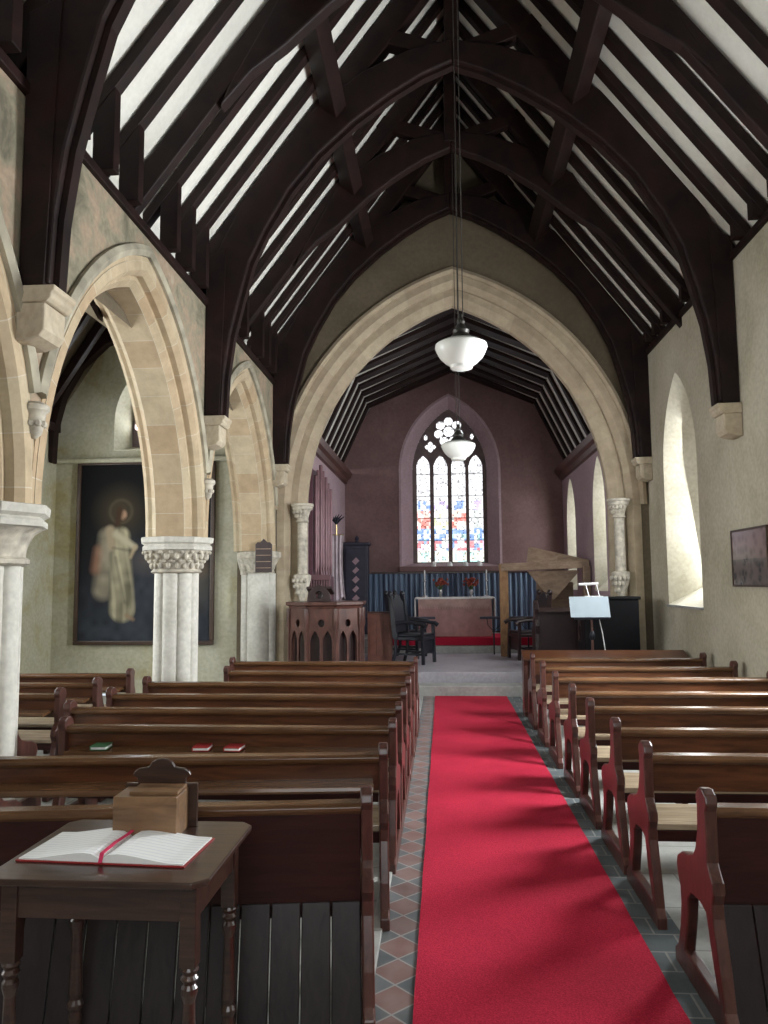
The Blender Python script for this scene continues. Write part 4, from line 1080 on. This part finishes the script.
# draped banner on a pole
t = thing('church_banner', 'pale mauve cloth banner hanging from a pole by the chancel left wall', 'banner', (-1.78, 12.85, .301))
bm = bmesh.new(); tube(bm, [(0, 0, 0), (0, 0, 1.2), (0, 0, 2.32)], .014, 8); tube(bm, [(-.13, 0, 2.12), (.13, 0, 2.12)], .01, 6); lathe(bm, [(.12, 0), (.12, .03), (.02, .06)], n=16); finish(bm, 'pole', 'brass', t, smooth=True)
bm = bmesh.new(); N = 24
for j in range(12):
    for i in range(N):
        q = []
        for a, b in ((i, j), (i+1, j), (i+1, j+1), (i, j+1)):
            u = a/N; v = b/12; wd = .12*(1-.25*v*(1-v)*4+.25*v); q.append((-wd+2*wd*u, -.03+.02*math.sin(u*22), 2.11-1.1*v*(1-.06*math.sin(u*9))))
        bm.faces.new([bm.verts.new(p) for p in q])
bmesh.ops.remove_doubles(bm, verts=bm.verts, dist=1e-4); bmesh.ops.recalc_face_normals(bm, faces=bm.faces); bmesh.ops.solidify(bm, geom=bm.faces[:], thickness=.006)
finish(bm, 'cloth', plain('mauve_cloth', (.50,.43,.46), .85), t, smooth=True)
bm = bmesh.new()
for k in range(5):
    a = R(50+20*k); tube(bm, [(0, 0, 2.3), (.08*math.cos(a), 0, 2.3+.09*math.sin(a)), (.14*math.cos(a)+.05, -.02, 2.3+.17*math.sin(a))], .016, 6, [1, 1.2, .3])
finish(bm, 'finial', 'iron', t, smooth=True)
# tall cabinet
t = thing('tall_cabinet', 'tall dark blue cabinet with a pale carved panel in the far left chancel corner', 'cabinet', (-1.78, 15.95, .571))
bm = bmesh.new(); box(bm, -.24, .24, -.2, .2, 0, 1.82); finish(bm, 'body', 'blue_panel', t, bevel=.01)
bm = bmesh.new(); box(bm, -.28, .28, -.24, .22, 1.82, 1.88); finish(bm, 'cornice', 'blue_panel', t, bevel=.015)
bm = bmesh.new(); box(bm, -.20, .20, -.225, -.201, .1, 1.75); dr = finish(bm, 'door', 'blue_panel', t, bevel=.006)
bm = bmesh.new(); 
for k in range(7): obox(bm, (0, -.235, .35+k*.19), (.10-.02*(k % 2), .02, .12), (0, R(45), 0))
finish(bm, 'carved_strip', 'plaster_mauve', dr, bevel=.004)
bm = bmesh.new(); lathe(bm, [(.05, 1.88), (.03, 1.93), (.05, 1.97), (.01, 2.03)], n=12); finish(bm, 'finial', 'blue_panel', t, smooth=True)

# chancel desk (left)
t = thing('prayer_desk', 'red-brown wooden prayer desk beside the black armchair', 'desk', (-1.07, 12.95, .301))
bm = bmesh.new(); box(bm, -.20, .20, -.02, .02, 0, .80)
for k in range(3): box(bm, -.17+k*.12, -.07+k*.12, -.03, -.02, .1, .68)
finish(bm, 'front_panel', plain('red_brown_wood', (.20,.075,.05), .4), t, bevel=.004)
for x in (-.2, .18):
    bm = bmesh.new(); prism(bm, [(0.02,0), (.02,.80), (.12,.80), (.42,.66), (.42,.62), (.16,.56), (.16,.1), (.36,.05), (.36,0)], x, x+.03, YZ); finish(bm, 'end_panel', 'pulpit_wood', t)
bm = bmesh.new(); prism(bm, [(-.03,.805), (-.03,.83), (.12,.83), (.42,.70), (.42,.68), (.12,.805)], -.22, .22, YZ); finish(bm, 'sloping_top', 'pulpit_wood', t)

# armchairs -------------------------------------------------------------------
def armchair(label, loc, rz, m='black_leather', group=None):
    t = thing('armchair', label, 'chair', loc, rz, group)
    for x in (-.25, .25):
        bm = bmesh.new(); bar(bm, (x, -.24, 0), (x, -.22, .62), .05, .05); finish(bm, 'leg', m, t, bevel=.006)
        bm = bmesh.new(); tube(bm, [(x, .30, 0), (x, .24, .2), (x, .24, .42)], .028, 8); finish(bm, 'leg', m, t, smooth=True)
        bm = bmesh.new(); tube(bm, [(x, .24, .65), (x, .1, .67), (x, -.1, .66), (x*1.05, -.25, .64), (x*1.1, -.30, .60)], .03, 8, [1, .9, .9, 1.1, 1.3]); finish(bm, 'armrest', m, t, smooth=True)
        bm = bmesh.new(); prism(bm, [(.20,.40), (.28,.40), (.36,1.08), (.29,1.1)], x-.025, x+.025, YZ); finish(bm, 'back_post', m, t, bevel=.006)
        bm = bmesh.new(); ball(bm, (x, .33, 1.12), .045, (1,1,1.3), 10); finish(bm, 'finial', m, t, smooth=True)
    bm = bmesh.new(); box(bm, -.26, .26, -.25, .26, .38, .44); box(bm, -.24, .24, -.23, .24, .44, .48); finish(bm, 'seat', m, t, bevel=.015)
    bm = bmesh.new(); prism(bm, [(-.225,.5), (.225,.5), (.225,.98), (.15,1.03), (.10,1.10), (0,1.13), (-.10,1.10), (-.15,1.03), (-.225,.98)], 0, .05, lambda a, b, tt: (a, .24+tt+(b-.45)*.11, b)); finish(bm, 'backrest', m, t, bevel=.006)
    bm = bmesh.new(); box(bm, -.225, .225, -.22, -.19, .16, .38); finish(bm, 'front_apron', m, t, bevel=.004)
    bm = bmesh.new(); bar(bm, (-.25, 0, .16), (.25, 0, .16), .03, .03); bar(bm, (-.25, -.24, .16), (-.25, .26, .16), .03, .03); bar(bm, (.25, -.24, .16), (.25, .26, .16), .03, .03); finish(bm, 'stretcher', m, t)
    return t
armchair('black armchair left of the chancel step facing right', (-.47, 12.75, .301), R(70), 'black_leather')
armchair('black armchair standing farther back, half hidden behind the other black armchair', (-.62, 13.72, .301), R(75), 'black_leather')
armchair('dark carved armchair on the right of chancel beside the wooden frame', (1.42, 13.45, .301), R(-75), 'stall_wood')
# choir stall right
t = thing('choir_stall', 'dark carved choir stall right of chancel, behind the music stand', 'bench', (1.75, 12.35, .301))
for x in (-.30, .36):
    bm = bmesh.new()
    o_ = [(-.22,0), (-.22,.06), (-.17,.12), (-.15,.5), (-.17,.62), (-.14,.72), (-.10,.80), (-.13,.88), (-.08,.97), (0,1.02), (.08,.98), (.11,.90), (.06,.84), (.09,.76), (.20,.66), (.30,.60), (.36,.52), (.33,.44), (.28,.40), (.28,.1), (.34,.05), (.34,0)]
    prism(bm, o_, x-.035, x+.035, YZ); finish(bm, 'carved_end', 'stall_wood', t, bevel=.01)
bm = bmesh.new(); box(bm, -.27, .33, -.10, -.07, .05, .84); finish(bm, 'back_board', 'stall_wood', t)
bm = bmesh.new(); box(bm, -.27, .33, -.07, .26, .40, .44); finish(bm, 'seat', 'stall_wood', t)
bm = bmesh.new(); prism(bm, [(-.20,.83), (-.20,.85), (.02,.90), (.02,.87)], -.27, .33, YZ); finish(bm, 'book_slope', 'stall_wood', t)

# upright black piano back
t = thing('upright_piano', 'black upright piano seen from its side against the right wall by the arch', 'piano', (2.24, 10.55, 0))
bm = bmesh.new(); box(bm, -.36, .36, .0, .30, .06, 1.36); finish(bm, 'case', 'black', t, bevel=.01)
bm = bmesh.new(); box(bm, -.385, .385, -.02, .32, 1.36, 1.40); finish(bm, 'lid', 'black', t, bevel=.008)
bm = bmesh.new(); box(bm, -.36, .36, .30, .55, .62, .78); finish(bm, 'keyboard_shelf', 'black', t, bevel=.006)
bm = bmesh.new(); box(bm, -.36, .36, -.02, .5, 0, .06); finish(bm, 'plinth', 'black', t)
# music stand
t = thing('music_stand', 'metal music stand holding a white sheet beside the black piano', 'music stand', (1.90, 10.15, 0))
bm = bmesh.new(); tube(bm, [(0,0,.05), (0,0,.6)], .022, 10); tube(bm, [(0,0,.6), (0,0,1.14)], .016, 10); finish(bm, 'pole', 'pulpit_wood', t, smooth=True)
bm = bmesh.new(); lathe(bm, [(.16,0), (.16,.02), (.04,.05), (.025,.10)], n=20); lathe(bm, [(.025,.86), (.035,.90), (.035,.93), (.02,.97)], n=12); finish(bm, 'base', 'iron', t, smooth=True)
bm = bmesh.new(); obox(bm, (0, .035, 1.25), (.44, .012, .26), (R(-24), 0, 0)); box(bm, -.22, .22, -.05, .0, 1.118, 1.13); finish(bm, 'desk', 'iron', t, bevel=.003)
bm = bmesh.new(); obox(bm, (0, .012, 1.268), (.50, .004, .285), (R(-24), 0, R(0))); s = finish(bm, 'music_sheet', 'sheet', None)
s.location = (1.88, 10.15, .01); tag(s, 'large white sheet of music resting on the music stand', 'paper')
bm = bmesh.new(); tube(bm, [(.10, .02, 1.12), (.14, .06, .95), (.17, .05, .7), (.20, .02, .4), (.24, 0, .02)], .006, 6); finish(bm, 'cable', 'page', t, smooth=True)
# reading lamp / wire rest on piano
t = thing('reading_lamp', 'small white metal reading lamp standing on top of the black piano', 'lamp', (2.0, 10.62, 1.401))
bm = bmesh.new(); box(bm, -.10, .14, -.05, .05, 0, .01); finish(bm, 'base', 'white_cloth', t)
bm = bmesh.new(); tube(bm, [(-.04,0,.01), (-.08,0,.17)], .006, 6); tube(bm, [(.10,0,.01), (.06,0,.17)], .006, 6); finish(bm, 'arm', 'silver', t)
bm = bmesh.new(); tube(bm, [(-.17,0,.165), (.09,0,.175)], .018, 8); finish(bm, 'shade', 'white_cloth', t, smooth=True)

# timber frame with plank roof -----------------------------------------------------
t = thing('timber_frame', 'light timber frame with post, long beam and plank gable right of the altar', 'wooden frame', (1.08, 13.9, .301))
bm = bmesh.new(); box(bm, -.075, .075, -.06, .06, 0, 1.62); finish(bm, 'post', 'raw_wood', t, bevel=.006)
bm = bmesh.new(); bar(bm, (-.08, .0, 1.57), (1.42, -.5, 1.60), .09, .13); finish(bm, 'beam', 'plank_wood', t, bevel=.006)
gp = lambda a, b, tt: (a, .16+tt-.33*a, b)
bm = bmesh.new(); prism(bm, [(.42,1.655), (.45,1.92), (.52,1.92), (1.46,1.68), (1.46,1.655)], 0, .05, gp); finish(bm, 'upper_gable', 'plank_wood', t, bevel=.005)
bm = bmesh.new(); prism(bm, [(.42,1.50), (1.30,1.50), (.86,.98), (.80,1.0)], 0, .05, gp); finish(bm, 'lower_gable', 'plank_wood', t, bevel=.005)
bm = bmesh.new(); box(bm, 1.30, 1.42, -.56, -.44, 0, 1.58); finish(bm, 'post', 'plank_wood', t, bevel=.006)
bm = bmesh.new(); box(bm, .60, 1.25, .2, .23, .0, 1.30); finish(bm, 'back_boarding', 'plank_wood', t)

# ------------------------------------------------------------------ altar and its furnishings
t = thing('altar', 'altar with white cloth and pink frontal below the stained glass window', 'altar', (.22, 15.05, .581))
bm = bmesh.new(); box(bm, -.70, .70, -.18, .35, 0, .71); finish(bm, 'frontal', 'pink_cloth', t, bevel=.008)
bm = bmesh.new(); box(bm, -.70, .70, -.195, -.181, .56, .71)
for k in range(28): box(bm, -.70+k*.05, -.67+k*.05, -.196, -.184, .53, .56)
finish(bm, 'superfrontal', plain('rose_cloth', (.50,.33,.30), .85), t)
bm = bmesh.new(); box(bm, -.76, .76, -.21, .38, .71, .745); box(bm, -.775, -.75, -.16, .34, .36, .72); box(bm, .75, .775, -.16, .34, .36, .72)
ac = finish(bm, 'altar_cloth', 'white_cloth', None, bevel=.01); ac.location = (.22, 15.05, .582); tag(ac, 'white linen cloth spread over the altar with ends hanging down', 'cloth')
for x, w in ((-.36, 'left'), (1.02-.17, 'right')):
    t = thing('candlestick', 'tall silver candlestick on the altar, the %s one' % w, 'candlestick', (x, 15.25, 1.327), 0, 'altar candlesticks')
    bm = bmesh.new(); lathe(bm, [(.06,0), (.06,.012), (.02,.04), (.012,.10), (.022,.13), (.012,.16), (.012,.30), (.035,.32), (.035,.33)], n=14); finish(bm, 'stick', 'silver', t, smooth=True)
    bm = bmesh.new(); lathe(bm, [(.013,.33), (.013,.52), (.003,.53)], n=10); finish(bm, 'candle', 'page', t, smooth=True)
for x, w in ((-.05, 'left'), (.55, 'right')):
    t = thing('flower_vase', 'small vase of dark red flowers on the altar, the %s one' % w, 'flowers', (x, 15.28, 1.327), 0, 'altar flowers')
    bm = bmesh.new(); lathe(bm, [(.03,0), (.035,.02), (.02,.04), (.045,.10), (.035,.14)], n=14); finish(bm, 'vase', 'silver', t, smooth=True)
    bm = bmesh.new()
    for k in range(40):
        a = random.random()*2*PI; rr = random.random()*.16; ball(bm, (rr*math.cos(a), rr*.5*math.sin(a), .22+random.random()*.14), .026, seg=6)
    finish(bm, 'blooms', 'red_flower', t, smooth=True)
    bm = bmesh.new()
    for k in range(14):
        a = random.random()*2*PI; rr = .12*random.random(); tube(bm, [(0,0,.12), (rr*math.cos(a), rr*.4*math.sin(a), .24)], .006, 5)
    finish(bm, 'leaves', 'leaf', t)
# altar step carpet
bm = bmesh.new(); box(bm, -1.1, 2.1, 14.585, 15.85, .569, .580); box(bm, -1.1, 2.1, 14.575, 14.59, .44, .580)
tag(finish(bm, 'altar_carpet', 'carpet', bevel=.004), 'red carpet covering the altar step', 'carpet')
# curtain
bm = bmesh.new(); N = 420; y0 = CE-.09
x0, x1 = -1.62, 2.25
for i in range(N):
    q = []
    for a in (i, i+1):
        u = a/N; x = x0+(x1-x0)*u; q.append((x, y0+.035*math.sin(u*(x1-x0)*58)+.012*math.sin(u*97)))
    bm.faces.new([bm.verts.new(p) for p in ((q[0][0], q[0][1], .60), (q[1][0], q[1][1], .60), (q[1][0], q[1][1], 1.80), (q[0][0], q[0][1], 1.80))])
bmesh.ops.remove_doubles(bm, verts=bm.verts, dist=1e-4); bmesh.ops.recalc_face_normals(bm, faces=bm.faces); bmesh.ops.solidify(bm, geom=bm.faces[:], thickness=.006)
cu = tag(finish(bm, 'curtain', 'curtain', smooth=True), 'long blue pleated curtain hanging behind the altar', 'curtain')
bm = bmesh.new(); box(bm, -1.5, 2.3, CE-.14, CE-.005, 1.80, 1.835); tag(finish(bm, 'curtain_rail', 'stall_wood'), 'long dark rail holding the blue curtain under the stained glass window', 'rail')
# white lumps added to stand for lit patches on the window sill
for k, dx in enumerate((-.34, .0, .33, .62)):
    t = thing('sill_light_patch', 'squat white lump standing for a lit patch on the sill of the stained glass window, %s from left' % ORD[k], 'candle', (EX+dx-.02, CE-.03, 1.951), 0, 'white lumps for lit patches on the window sill')
    bm = bmesh.new(); lathe(bm, [(.055,0), (.055,.06), (.03,.09), (.005,.10)], n=14); finish(bm, 'patch_lump', 'page', t, smooth=True)
# communion rails
for xa, xb, w in ((-1.9, -.15, 'left'), (.66, 2.4, 'right')):
    t = thing('communion_rail', 'dark communion rail on iron standards, %s of the gap before the altar' % w, 'rail', ((xa+xb)/2, 14.25, .301), 0, 'communion rails')
    h = (xb-xa)/2
    bm = bmesh.new(); box(bm, -h, h, -.05, .05, .64, .685); finish(bm, 'handrail', 'blue_panel', t, bevel=.01)
    for k in range(3):
        x = -h+.25+k*(2*h-.5)/2
        bm = bmesh.new(); bar(bm, (x, 0, 0), (x, 0, .64), .025, .025, (0,1,0)); tube(bm, [(x-.12, 0, .64), (x-.10, 0, .52), (x, 0, .42), (x+.10, 0, .52), (x+.12, 0, .64)], .008, 6); finish(bm, 'standard', 'iron', t)
